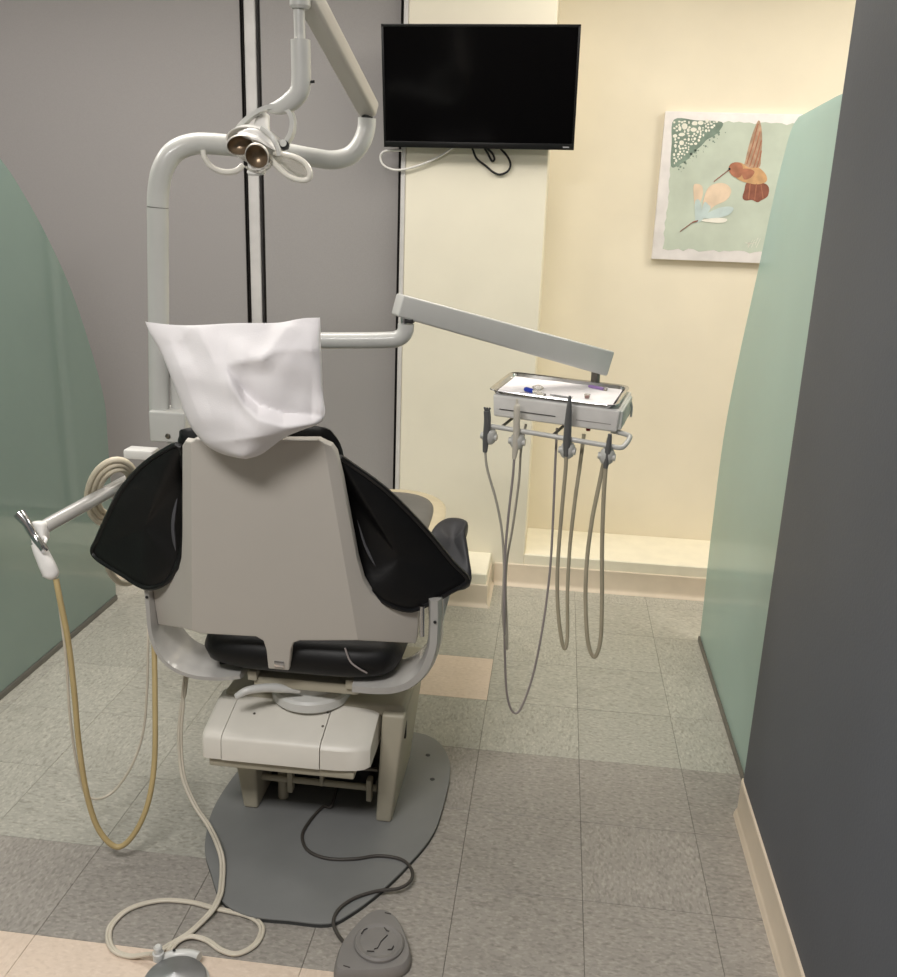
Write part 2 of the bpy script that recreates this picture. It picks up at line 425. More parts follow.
lc = cr([(0, .9, 1.93), (0, 1.7, 1.93), (0, 2.4, 1.89), (0, 2.66, 1.8)] + [V((0, P(a, b, X=LX).y, P(a, b, X=LX).z)) for a, b in lpx] + [V((0, 3.375, .3)), V((0, 3.35, .012))], 6)
partition('glass_partition', 'shade-darkened green glossy glass partition with curved edge at the left of the chair', [(.9, .012)] + [(p.y, p.z) for p in lc], LX, .012, 'frosted_glass_shaded', (.9, 3.35))
# ceiling light fixtures
for i, (x, y, sx, sy, w, c) in enumerate(TROFFERS):
    where = ['over the dental chair', 'in front of the alcove', 'nearest the front wall', 'beyond the right partition', 'beyond the left partition'][i]
    t = thing('ceiling_light', 'white recessed ceiling light panel ' + where, 'ceiling light', (x, y, CEIL-.03), 'ceiling light panels')
    fr = MB()
    for (a, b, c2, d) in ((-1, -1, 1, -.93), (-1, .93, 1, 1), (-1, -.93, -.95, .93), (.95, -.93, 1, .93)):
        fr.box((x+a*sx/2, y+b*sy/2, CEIL-.03), (x+c2*sx/2, y+d*sy/2, CEIL))
    obj('frame', fr, 'frame_white', t, 0)
    obj('diffuser', box((x-sx/2*.95, y-sy/2*.93, CEIL-.02), (x+sx/2*.95, y+sy/2*.93, CEIL-.01)), 'lamp_diffuser', t, 0)
# ------------------------------------------------------------------ dental chair
CH = thing('dental_chair', 'grey-shelled dental chair with black padded wings, seen from behind on oval base plate', 'dental chair', (-.56, 2.1, 0))
# base plate
bpx = [(205, 848), (211, 877), (222, 905), (248, 920), (290, 925), (328, 928), (352, 917), (380, 896), (408, 869), (434, 836), (447, 795), (450, 770), (444, 752), (430, 740), (405, 734)]
bo = [P(x, y, Z=0) for x, y in bpx] + [V((-.61, 2.56, 0)), V((-.74, 2.50, 0)), V((-.815, 2.33, 0)), V((-.838, 2.1, 0))]
bo = cr(bo, 5, True)
obj('base_plate', MB().prism([p+V((0, 0, .008)) for p in bo], (0, 0, .006), .003, 2), 'plate_grey', CH)
cc = sum(bo, V())/len(bo)
obj('plate_edge', MB().prism([cc+(p-cc)*.997 for p in bo], (0, 0, .008)), 'plate_edge', CH, 20)
for (x, y) in ((-.27, 2.30), (-.30, 2.42)):
    obj('bolt_cap', disc((x, y, .014), (0, 0, 1), .007, .001), 'plate_edge', CH)
# side plates of the lift
def side_plate(s):
    if s > 0: q = [(-.402, 2.10), (-.352, 2.10), (-.300, 2.13), (-.395, 2.13)]; xi0, xo0, xi1, xo1 = -.394, -.352, -.378, -.318
    else: xi0, xo0, xi1, xo1 = -.717, -.757, -.717, -.795
    vs = []; 
    for (z, xi, xo, y0, y1) in ((.013, xi0, xo0, 2.085, 2.40), (.345, xi1, xo1, 2.07, 2.44)):
        vs += [(xi, y0, z), (xo, y0, z), (xo, y1, z), (xi, y1, z)]
    bm = bmesh.new(); b = [bm.verts.new(v) for v in vs]
    for f in ((0, 1, 2, 3), (4, 5, 6, 7), (0, 1, 5, 4), (1, 2, 6, 5), (2, 3, 7, 6), (3, 0, 4, 7)): bm.faces.new([b[i] for i in f])
    bmesh.ops.recalc_face_normals(bm, faces=bm.faces[:]); bmesh.ops.bevel(bm, geom=bm.edges[:], offset=.008, segments=3, profile=.5, affect='EDGES')
    return MB().bm(bm)
sp = obj('side_plate', side_plate(1), 'cast_beige', CH); obj('side_plate', side_plate(-1), 'cast_beige', CH)
obj('slot', box((-.3335, 2.12, .25), (-.3225, 2.135, .315), .002), 'rubber_black', sp, label='dark slot in the side plate')
# top of the lift casting
obj('lift_top', box((-.80, 2.09, .325), (-.322, 2.44, .362), .012, 3), 'cast_beige', CH)
# hidden motor and rods in the open front
obj('motor_housing', box((-.72, 2.2, .02), (-.42, 2.38, .25), .02, 3), 'dark_metal', CH)
obj('cross_rod', tube([(-.735, 2.13, .085), (-.40, 2.13, .085)], .009), 'cast_beige', CH)
obj('cross_rod', tube([(-.735, 2.14, .135), (-.40, 2.14, .135)], .006), 'screw_steel', CH)
obj('hydraulic_cylinder', tube([(-.665, 2.15, .014), (-.665, 2.15, .13)], .014), 'cast_beige', CH)
obj('stop_block', box((-.645, 2.118, .05), (-.63, 2.145, .125), .003), 'cast_beige', CH)
obj('stop_block', box((-.555, 2.118, .08), (-.545, 2.145, .13), .003), 'cast_beige', CH)
obj('stop_block', box((-.425, 2.108, .055), (-.41, 2.135, .12), .003), 'cast_beige', CH)
# lift hood: profile in Y-Z, lofted over X
def hood(xs, ys=0):
    """cross sections along X: (x, inset) each a profile"""
    vs = []; fs = []
    base = [(2.12, .245), (1.955, .245), (1.943, .252), (1.946, .304), (1.952, .313), (1.964, .319), (2.07, .349), (2.12, .352)]
    m = len(base)
    cy, cz = 2.10, .27
    for (x, k) in xs:
        for (y, z) in base: vs.append((x, cy+(y-cy)*k, cz+(z-cz)*k))
    n = len(xs)
    for i in range(n-1):
        for k in range(m): fs.append((i*m+k, i*m+(k+1) % m, (i+1)*m+(k+1) % m, (i+1)*m+k))
    fs += [tuple(range(m)), tuple((n-1)*m+k for k in range(m))]
    return MB().add(vs, fs)
obj('hood_cover', hood([(-.758, 1), (-.510, 1)]), 'hood_white', CH)
obj('hood_end', hood([(-.812, .92), (-.806, .97), (-.795, .99), (-.760, .99)]), 'hood_white', CH)
obj('hood_end', hood([(-.508, .99), (-.47, .985), (-.45, .975), (-.42, .95), (-.40, .9), (-.388, .82)]), 'hood_white', CH, 30)
obj('hood_lip', box((-.797, 1.957, .222), (-.425, 2.07, .246), .005), 'cast_beige', CH)
for (x, y, z) in ((-.70, 2.03, .3375), (-.515, 2.055, .3445), (-.517, 2.01, .332)):
    obj('screw', disc((x, y, z), (0, -.33, .95), .0035, .0015, 10), 'screw_steel', CH)
# turntable, lever
TC = V((-.575, 2.13, 0))
obj('turntable', MB().lathe([(.0, .35), (.098, .35), (.104, .356), (.104, .376), (.098, .382), (.075, .386), (.07, .42), (0, .42)], TC, seg=40), 'unit_grey', CH)
obj('swivel_lever', tube([P(300, 689, 2.05), P(280, 688, 2.03), P(262, 688, 2.01), P(246, 691, 1.99), P(236, 697, 1.98)], [.012, .012, .011, .010, .008], 14, 6), 'unit_grey', CH)
# seat frame
obj('seat_frame', box((-.70, 2.03, .415), (-.43, 2.5, .445), .006), 'cast_beige', CH)
obj('seat_frame', box((-.80, 2.06, .445), (-.38, 2.5, .462), .004), 'dark_metal', CH)
for x in (-.70, -.45): obj('bracket', box((x-.012, 2.02, .436), (x+.012, 2.07, .462), .003), 'cast_beige', CH)
# seat cushion
so = cr([(-.83, 2.05, .52), (-.835, 2.3, .52), (-.80, 2.52, .52), (-.59, 2.56, .52), (-.38, 2.52, .52), (-.335, 2.3, .52), (-.33, 2.05, .52), (-.40, 1.985, .52), (-.59, 1.975, .52), (-.76, 1.985, .52)], 5, True)
sc_ = obj('seat_cushion', MB().pillow(so, (0, 0, 1), .06, .058, 8, 6), 'vinyl_black', CH, 60)
obj('piping', tube(cr([P(345, 648, 1.972), P(350, 661, 1.972), P(358, 668, 1.975), P(367, 673, 1.985)], 5), .0022, 6), 'hose_mauve', sc_)
# leg rest with grey toe cover and beige shell
lo_ = cr([(-.77, 2.55, .50), (-.765, 3.0, .475), (-.745, 3.33, .46), (-.68, 3.47, .455), (-.575, 3.51, .455), (-.47, 3.47, .455), (-.405, 3.33, .46), (-.385, 3.0, .475), (-.38, 2.55, .50)], 5, False)
obj('leg_rest', MB().pillow([V((-.575+(p.x+.575)*.95, 3.0+(p.y-3.0)*.955, p.z+.032)) for p in lo_], (0, 0, 1), .035, .03, 6, 6), 'toe_grey', CH, 60)
lc_ = sum(lo_, V())/len(lo_)
obj('leg_rest_shell', MB().pillow([V((lc_.x+(p.x-lc_.x)*1.16, lc_.y+(p.y-lc_.y)*1.19, p.z+.032)) for p in lo_], (0, 0, 1), .012, .085, 6, 8), 'toe_beige', CH, 60)
# back shell: centre facet and two raked side facets
T0, TN = V((-.6, 1.95, .58)), V((0, -1, -.19)).normalized()
def C(px, py): return PL(px, py, T0, TN)
lf = [C(191, 442), C(192, 631)]; rf = [C(324, 443), C(358, 641)]
def sideplane(a, b, s):
    d = (b-a).normalized(); out = V((s, 0, 0)); out = (out-d*out.dot(d)).normalized()
    o2 = (out*math.cos(math.radians(32)) + V((0, 1, .0))*math.sin(math.radians(32)))
    return a, d.cross(o2).normalized()
la, ln = sideplane(lf[0], lf[1], -1); ra, rn = sideplane(rf[0], rf[1], 1)
cpoly = [C(196, 437), C(250, 438), C(316, 439)]
cen = [lf[0], C(196, 439), C(250, 440), C(318, 440), rf[0], rf[1], C(300, 641), C(294, 643), C(291, 650), C(289, 671), C(268, 669), C(266, 650), C(263, 641), C(256, 637), C(200, 634), lf[1]]
lside = [lf[0], lf[1]] + [PL(x, y, la, ln) for x, y in [(184, 629), (158, 625), (155, 606), (152.5, 588), (163, 585), (172, 579), (178, 570), (181, 558), (182, 535), (182, 490), (182, 446), (185, 441)]]
rside = [rf[1], rf[0]] + [PL(x, y, ra, rn) for x, y in [(331, 446), (336, 453), (342, 478), (349, 515), (357, 558), (363, 580), (371, 594), (384, 604), (400, 609), (418.5, 612), (418, 630), (416, 644)]]
bm = bmesh.new(); cache = {}
def bv(p):
    k = (round(p.x, 5), round(p.y, 5), round(p.z, 5))
    if k not in cache: cache[k] = bm.verts.new(p)
    return cache[k]
for poly in (cen, lside, rside): bm.faces.new([bv(p) for p in poly])
bmesh.ops.recalc_face_normals(bm, faces=bm.faces[:])
bed = [e for e in bm.edges if len(e.link_faces) == 1]
ge = bmesh.ops.extrude_face_region(bm, geom=bm.faces[:])
bmesh.ops.translate(bm, verts=[g for g in ge['geom'] if isinstance(g, bmesh.types.BMVert)], vec=V((0, .022, .004)))
bmesh.ops.recalc_face_normals(bm, faces=bm.faces[:])
rim = [e for e in bm.edges if len(e.link_faces) == 2 and e.calc_face_angle(0) > .8 and min(v.co.y - PL_y for v in e.verts for PL_y in (0,)) < 3]
bmesh.ops.bevel(bm, geom=rim, offset=.004, segments=2, profile=.5, affect='EDGES', clamp_overlap=True)
bmesh.ops.triangulate(bm, faces=[f for f in bm.faces if len(f.verts) > 4])
sh = obj('back_shell', MB().bm(bm), 'shell_grey', CH, 18)
obj('latch', box(C(275, 664)+V((-.001, -.004, -.006)), C(283, 664)+V((.003, .012, .008)), .001), 'steel', sh)
# back cushion, showing as a rolled black rim over the shell
bc = [PL(x, y, T0+V((0, .06, 0)), TN) for x, y in [(178, 452), (179, 436), (187, 428), (250, 425), (318, 427), (335, 436), (344, 457), (345, 500), (350, 540), (355, 590), (350, 610), (270, 600), (195, 595), (188, 560), (186, 500)]]
obj('back_cushion', MB().pillow(cr(bc, 4, True), (0, -1, -.19), .035, .075, 9, 3, relax=2), 'vinyl_black', CH, 60)
# padded wings wrapping forward
def wing(px, tipy, n, cpx):
    pts = [P(x, y, yy) for x, y, yy in px]
    out = cr(pts, 4, True)
    w = obj('wing_pad', MB().pillow(out, n, .012, .03, 10, 6, centre=P(*cpx), relax=14), 'vinyl_black', CH, 60)
    obj('piping', tube(out, .0065, 8, 0, True), 'vinyl_piping', w)
wing([(180, 446, 1.90), (162, 452, 1.92), (140, 468, 1.95), (120, 492, 1.98), (106, 520, 2.02), (97, 540, 2.05), (92.5, 551, 2.07), (99, 560, 2.06), (120, 573, 2.03), (137, 584, 2.0), (150, 588, 1.98), (165, 583, 1.97), (175, 570, 1.96), (182, 548, 1.97), (184, 525, 1.97), (184, 500, 1.96), (184, 475, 1.95)], 0, (.25, -1, 0), (145, 525, 1.985))
wing([(338, 457, 1.90), (352, 465, 1.92), (380, 485, 1.95), (405, 508, 1.99), (430, 535, 2.03), (452, 562, 2.06), (467.5, 580, 2.08), (450, 592, 2.05), (432, 602, 2.02), (412, 610, 2.0), (395, 607, 1.98), (381, 600, 1.97), (368, 588, 1.965), (359, 572, 1.98), (352, 540, 1.98), (346, 512, 1.97), (340, 485, 1.96), (335, 468, 1.94)], 0, (-.25, -1, 0), (405, 560, 2.0))
obj('wing_crescent', MB().pillow(cr([P(*p) for p in [(177.5, 498, 1.937), (173, 510, 1.937), (171, 525, 1.937), (172.5, 541, 1.937), (176, 551, 1.937), (175, 538, 1.937), (174.8, 520, 1.937)]], 3, True), (0, -1, 0), .002, .004, 3), 'crescent_grey', CH, 60, 'thin grey crescent on the wing pad')  # thin grey crescent set just proud of the left wing
obj('wing_crescent', MB().pillow(cr([P(*p) for p in [(357, 519, 1.93), (361, 532, 1.93), (367, 550, 1.93), (376, 567, 1.93), (368, 555, 1.93), (362, 540, 1.93)]], 3, True), (0, -1, 0), .002, .004, 3), 'crescent_grey', CH, 60, 'thin grey crescent on the wing pad')  # matching grey crescent on the right wing
# arm yokes: wide bands sweeping from under the seat out and up
def yoke(px, ys, depth, thk):
    pts = cr([P(x, y, ys) for x, y in px], 6); n = len(pts); nor = []
    for i in range(n):
        d = (pts[min(n-1, i+1)]-pts[max(0, i-1)]).normalized(); nor.append(V((d.z, 0, -d.x)).normalized())
    mb = MB(); prof = []
    th = thk; r = .006
    vs = []; fs = []
    for i in range(n):
        k = i/(n-1); dp = depth*(.35+.65*min(1, max(0, (k-.1)/.35)))
        for (a, b) in ((0, -.5), (.012, -.85), (.03, -1), (dp-.03, -1), (dp-.01, -.85), (dp, -.5), (dp, .5), (dp-.01, .85), (dp-.03, 1), (.03, 1), (.012, .85), (0, .5)):
            vs.append(pts[i] + V((0, a, 0)) + nor[i]*b*th*.5)
    for i in range(n-1):
        for k in range(12): fs.append((i*12+k, i*12+(k+1) % 12, (i+1)*12+(k+1) % 12, (i+1)*12+k))
    fs += [tuple(range(12)), tuple((n-1)*12+k for k in range(12))]
    return mb.add(vs, fs)
yl = obj('arm_yoke', yoke([(146, 589), (148, 612), (150, 632), (157, 652), (170, 667), (190, 676), (215, 679), (240, 677)], 2.0, .15, .02), 'yoke_grey', CH, 40)
yr = obj('arm_yoke', yoke([(434, 601), (434, 628), (432, 650), (424, 670), (410, 684), (394, 690), (375, 691), (352, 689)], 2.0, .15, .034), 'yoke_grey', CH, 40)
obj('screw', disc(P(147, 597, 1.998), (0, -1, 0), .004, .002, 10), 'dark_metal', yl)
obj('screw', disc(P(435, 622, 1.998), (0, -1, 0), .004, .002, 10), 'dark_metal', yr)
obj('hinge_pin', tube([P(422, 606, 2.0), P(422, 636, 2.0)], .006), 'steel', yr)
# armrest, right
ao = cr([P(443, 585, 2.2), P(470, 583, 2.2), P(469, 556, 2.24), P(466, 534, 2.28), P(468, 524, 2.32), P(458, 519.5, 2.36), P(444, 521, 2.36), P(432, 532, 2.3), P(425, 556, 2.24)], 4, True)
obj('armrest', MB().pillow(ao, (0, -.55, .83), .025, .05, 8, 5), 'leather_grey', CH, 60)
obj('armrest_post', tube([P(446, 590, 2.21), P(440, 612, 2.18), P(435, 640, 2.10)], .014), 'unit_grey', CH)
mir = lambda p: V((-1.2-p.x, p.y, p.z))
obj('armrest', MB().pillow([mir(p) for p in ao], (0, -.55, .83), .025, .05, 8, 5), 'leather_grey', CH, 60)
obj('armrest_post', tube([mir(P(446, 590, 2.21)), mir(P(440, 612, 2.18)), mir(P(435, 640, 2.10))], .014), 'unit_grey', CH)
# headrest under the paper
obj('headrest_bar', box(C(240, 440)+V((0, .03, -.05)), C(270, 400)+V((0, .05, 0)), .004), 'steel', CH)
ho = cr([P(x, y, 1.82) for x, y in [(200, 345), (250, 335), (298, 345), (306, 380), (296, 415), (250, 428), (208, 412), (197, 380)]], 4, True)
obj('headrest', MB().pillow(ho, (0, -1, -.2), .02, .05, 6, 4), 'vinyl_black', CH, 60)

# ------------------------------------------------------------------ paper headrest cover
CREASES = [(198, 326, 214, 362, 18, .010), (262, 359, 288, 327, 16, .010), (228, 369, 236, 440, 22, .006), (170, 340, 200, 420, 14, .005), (188, 330, 172, 352, 10, .004)]
def pl(x, pts):
    for (x0, y0), (x1, y1) in zip(pts, pts[1:]):
        if x <= x1: return y0 + (y1-y0)*max(0, (x-x0))/(x1-x0)
    return pts[-1][1]
def paper():
    NV, NU = 70, 90
    left = cr([V((x, y, 0)) for x, y in [(145, 321.5), (151, 335), (161, 353), (170, 375), (179, 398), (186, 418), (195, 433), (207, 446), (222, 454), (238, 458)]], 12)
    right = cr([V((x, y, 0)) for x, y in [(320, 318), (320.5, 330), (321, 350), (322, 372), (323, 395), (325, 412), (320, 423), (305, 429), (284, 438), (262, 454), (246, 459)]], 12)
    def at(c, t):
        f = t*(len(c)-1); i = min(len(c)-2, int(f)); return c[i].lerp(c[i+1], f-i)
    vs = []; fs = []
    for j in range(NV+1):
        t = j/NV; a, b = at(left, t), at(right, t)
        for i in range(2*NU):
            front = i < NU; u = i/NU if front else (2*NU-i)/NU
            x = a.x + (b.x-a.x)*u; y = a.y + (b.y-a.y)*u
            if t < .3: y += (5*math.sin(u*math.pi) - 3*math.exp(-((u-.9)/.1)**2) + 1.5*math.sin(u*9))*(1-t/.3)
            lens = (max(0, 4*u*(1-u)))**.6
            bul = lens*(.35+.65*min(1, t/.35))*(1-.55*max(0, (t-.75)/.25))
            Y = 1.80
            if front:
                Y -= .055*bul
                for (x0, y0, x1, y1, w_, dep) in CREASES:
                    dx, dy = x1-x0, y1-y0; L2 = dx*dx+dy*dy; q = ((x-x0)*dx+(y-y0)*dy)/L2; qq = max(0, min(1, q))
                    dist = math.hypot(x-x0-dx*qq, y-y0-dy*qq); k = max(0, 1-dist/w_)
                    Y -= dep*k**1.3
                yb2 = pl(x, [(226, 366), (236, 380), (245, 393), (258, 405), (283, 413), (325, 416)]); yt2 = pl(x, [(226, 365), (245, 361), (262, 358), (275, 351), (300, 349), (325, 351)])
                wx = max(0, min(1, (x-226)/16))*max(.25, min(1, (326-x)/14))
                if y < yt2: k = -.013*max(0, 1-(yt2-y)/26)
                elif y < yb2: q = (y-yt2)/max(4, yb2-yt2); k = -.013 + .042*q**.85
                else: k = .029*max(0, 1-(y-yb2)/15)**1.4 - .006*math.exp(-((y-yb2-13)/9)**2)
                Y += k*wx
                d = math.hypot((x-180)/22, (y-345)/20); Y += .010*max(0, 1-d)
                Y += .0022*lens*(math.sin(x*.13+y*.05)+math.sin(x*.05-y*.17+2))
            else:
                Y += .075*bul*(1-.6*(1-min(1, t/.25)))
            vs.append(P(x, y, Y))
    m = 2*NU
    for j in range(NV):
        for i in range(m): fs.append((j*m+i, j*m+(i+1) % m, (j+1)*m+(i+1) % m, (j+1)*m+i))
    fs.append(tuple(NV*m+k for k in range(m)))
    return MB().add(vs, fs)
pc = obj('headrest_cover', paper(), 'paper_white', None, 70)
tag(pc, 'crumpled white disposable paper cover pulled over the headrest', 'headrest cover')

# ------------------------------------------------------------------ dental light with its post
YP = 2.3
dl = thing('dental_light', 'grey post-mounted dental operatory light with bent arm and handled lamp head', 'dental light', (P(160, 440, YP).x, YP, P(160, 443, YP).z))
q0 = P(148, 410, YP); q1 = P(187, 443, YP)
mbk = obj('mount_block', box((P(149, 430, YP-.04).x, YP-.04, P(168, 443, YP-.04).z), (P(185, 430, YP-.04).x, YP+.05, P(168, 412, YP-.04).z), .006, 3), 'unit_grey', dl)
obj('screw', disc(P(168, 436, YP-.041), (0, -1, 0), .007, .003, 14), 'screw_steel', mbk)
obj('support_column', tube([(q1.x-.03, YP+.01, q1.z+.01), (q1.x, YP+.03, .8), (-.88, 2.36, .62), (-.80, 2.40, .455)], .028, 16, 5), 'unit_grey', dl)
obj('post', tube([P(159.5, 416, YP), P(158.5, 300, YP), P(157.8, 208, YP)], .026, 20), 'unit_grey', dl)
obj('seam_ring', tube([P(157.8, 208.5, YP), P(157.8, 206.8, YP)], .0257, 20), 'alu_grey', dl)
arm = [(157.8, 207, 2.3), (158.5, 190, 2.3), (162.5, 170, 2.3), (173, 153, 2.31), (191, 144.5, 2.33), (215, 144, 2.36), (260, 149, 2.42), (310, 157, 2.48), (332, 160, 2.51), (349, 156, 2.53), (360, 145, 2.54), (366, 130, 2.55), (367, 118, 2.55)]
obj('post_arm', tube([P(*a) for a in arm], [.026]*4+[.0255]*3+[.0235]*6, 20, 5), 'unit_grey', dl)
obj('joint_pin', tube([P(367, 119, 2.55), P(368, 108, 2.55)], .015, 16), 'dark_metal', dl)
a0, a1 = P(368, 108, 2.55), P(306, -8, 2.22)
def beam(a, b, wa, wb, bev, up=V((0, 0, 1))):
    a = V(a); b = V(b); d = (b-a); L_ = d.length; d.normalize(); s = d.cross(up).normalized(); u = s.cross(d)
    bm = bmesh.new(); vv = []
    for p, (w, h) in ((a, wa), (b, wb)):
        for (i, j) in ((-1, -1), (1, -1), (1, 1), (-1, 1)): vv.append(bm.verts.new(p+s*i*w/2+u*j*h/2))
    for f in ((0, 1, 2, 3), (4, 5, 6, 7), (0, 1, 5, 4), (1, 2, 6, 5), (2, 3, 7, 6), (3, 0, 4, 7)): bm.faces.new([vv[i] for i in f])
    bmesh.ops.recalc_face_normals(bm, faces=bm.faces[:]); bmesh.ops.bevel(bm, geom=bm.edges[:], offset=bev, segments=3, profile=.5, affect='EDGES')
    return MB().bm(bm)
dd = (a1-a0).normalized()
obj('flex_arm', beam(a0-dd*.012, a1, (.05, .045), (.05, .05), .010), 'shell_grey', dl)
kn = P(300, -4, 2.2)
obj('knuckle', MB().lathe([(0, -.026), (.018, -.026), (.023, -.02), (.023, .028), (.018, .034), (0, .034)], kn, (0, 0, 1), 20), 'unit_grey', dl)
obj('knuckle_arm', beam(kn+V((0, 0, .005)), a1+V((.01, .01, .01)), (.04, .04), (.046, .046), .008), 'unit_grey', dl)
YL = 2.2
obj('stem', tube([P(299, 8, YL), P(300, 44, YL)], .0125, 16), 'unit_grey', dl)
obj('stem_sleeve', tube([P(300.5, 40, YL), P(301, 60, YL), P(301, 84, YL), P(298, 94, YL), P(290, 102, YL), P(280, 107, YL), P(268, 109, YL)], [.0222, .0222, .0222, .022, .021, .017, .008], 18, 4), 'unit_grey', dl)
obj('knob', tube([P(309, 82, YL), P(314.5, 81.5, YL)], .003, 8), 'dark_metal', dl)
# yoke bands
def band(px, w, th):
    pts = cr([P(*p) for p in px], 6); n = len(pts); nor = []
    for i in range(n):
        d = (pts[min(n-1, i+1)]-pts[max(0, i-1)]).normalized(); nor.append(V((d.z, 0, -d.x)).normalized())
    return MB().strip(pts, V((0, w, 0)), nor, th)
yk = obj('lamp_yoke', band([(236, 134, 2.20), (243, 124, 2.2), (255, 114, 2.2), (268, 108, 2.2), (280, 107, 2.2), (289, 111, 2.2), (293, 120, 2.2), (292, 132, 2.2), (287, 142, 2.2), (283, 147, 2.2)], .026, .010), 'unit_grey', dl, 40)
obj('pivot_knob', tube([P(284, 145, 2.175), P(285, 145.5, 2.225)], .011, 14), 'dark_metal', yk)
obj('pivot_cap', tube([P(283, 143, 2.172), P(283.5, 143.5, 2.18)], .008, 14), 'unit_grey', yk)
obj('lamp_neck', tube([P(263, 116, 2.23), P(262, 124, 2.22), P(261, 136, 2.21)], [.016, .018, .022], 16), 'plastic_white', dl)
# lamp head: reflector dish, white housing, clear shield, handles
LC = P(255, 148, 2.17)
ax = V((.05, -.86, -.5)).normalized()
hs = obj('lamp_housing', MB().lathe([(0, -.052), (.03, -.046), (.052, -.026), (.058, -.006), (.055, -.006), (.045, -.024), (.026, -.04), (0, -.045)], LC, ax, 32, 1.18, .78, up=(1, 0, -.35)), 'plastic_white', dl)
def lamp_pt(px, py, dy=0): return P(px, py, 2.14+dy)
def lobe(px, py, yy, rx, ry, tilt):
    c = P(px, py, yy)
    rf_ = obj('reflector', MB().lathe([(1.0, .004), (1.0, 0), (.93, -.006), (.75, -.014), (.45, -.021), (0, -.024), (0, -.026), (.5, -.023), (.85, -.014), (1.06, 0), (1.06, .004)], c, ax, 28, rx, ry, up=tilt, caps=False), 'bronze_mirror', dl, 50)
    obj('reflector_rim', MB().lathe([(1.0, .004), (1.05, .004), (1.08, 0), (1.05, -.004), (1.0, -.002), (1.0, .004)], c, ax, 28, rx, ry, up=tilt, caps=False), 'handle_plastic', rf_, 50)
lobe(240.5, 145, 2.125, .031, .022, (1, 0, .35))
lobe(257, 156, 2.112, .025, .028, (1, 0, -.3))
obj('lamp_visor', MB().pillow(cr([P(*p) for p in [(237, 133, 2.15), (248, 128.5, 2.15), (258, 130, 2.15), (268, 137, 2.15), (277, 150, 2.15), (270, 148, 2.13), (258, 141, 2.12), (247, 138, 2.12)]], 3, True), (0, -.5, .85), .006, .006, 4), 'plastic_white', dl, 60)
obj('lamp_rim', tube(cr([P(*p) for p in [(262, 128, 2.15), (272, 137, 2.14), (278, 149, 2.14), (279, 156, 2.14)]], 4), .0065, 8), 'unit_grey', dl)
obj('lens_shield', tube(cr([lamp_pt(*p) for p in [(246, 167, -.02), (252, 171, -.03), (262, 171, -.03), (271, 165, -.02), (270, 155, -.01)]], 5), .003, 8), 'clear_plastic', dl, 60)
obj('lamp_cap', MB().lathe([(0, 0), (.02, 0), (.023, .006), (.02, .012), (0, .012)], P(257, 174, 2.13), (0, -.3, 1), 20, 1.0, .8), 'plastic_white', dl)
obj('handle', tube([lamp_pt(*p) for p in [(203, 150, -.03), (205, 158, -.03), (212, 167, -.025), (224, 172, -.02), (236, 171, -.01), (243, 165, 0)]], [.0055, .006, .006, .0065, .007, .006], 10, 6), 'handle_plastic', dl)
obj('handle', tube([lamp_pt(*p) for p in [(268, 157, 0), (276, 165, -.01), (287, 175, -.02), (299, 180, -.03), (308, 179, -.03), (310, 172, -.03), (305, 163, -.025), (295, 157, -.015), (283, 154, 0), (275, 153, .01)]], [.008, .007, .006, .006, .0065, .0065, .006, .006, .006, .006], 10, 5), 'handle_plastic', dl)
obj('handle_web', MB().pillow(cr([lamp_pt(*p) for p in [(274, 158, 0), (285, 169, -.015), (298, 177, -.025), (307, 175, -.028), (302, 164, -.02), (288, 157, -.005)]], 3, True), (0, -1, -.3), .0015, .0015, 3), 'clear_plastic', dl, 60)

# ------------------------------------------------------------------ delivery unit
YD = 2.3
du = thing('delivery_unit', 'grey dental delivery unit on jointed arm carrying a flat instrument head', 'delivery unit', P(180, 410, YD)+V((0, .02, 0)))
s0 = P(180, 410, YD+.02)
obj('pivot_post', tube([(s0.x, s0.y, P(180, 411, YD).z), (s0.x, s0.y, P(180, 345, YD).z)], .022, 18), 'unit_grey', du)
az = P(330, 340, 2.3).z
obj('lower_arm', tube([(s0.x, s0.y, P(180, 352, YD).z), P(195, 341, 2.31), P(225, 340, 2.3), P(330, 340.5, 2.3), P(385, 340, 2.3), P(399, 338, 2.3), P(405, 332, 2.3), P(406, 324, 2.3)], .0205, 18, 5), 'unit_grey', du)
obj('pivot_pin', tube([P(404, 326, 2.3), P(404, 312, 2.3)], .0085, 14), 'steel', du)
obj('pivot_block', box(P(405, 323, 2.3)+V((0, -.01, 0)), P(413, 319, 2.3)+V((.002, .02, 0)), .002), 'dark_metal', du)
b0, b1 = P(397, 304.5, 2.3), P(605.5, 362.5, 2.6)
bdir = (b1-b0).normalized()
obj('upper_arm', beam(b0-bdir*0.0, b1, (.055, .055), (.062, .070), .006), 'unit_grey', du)
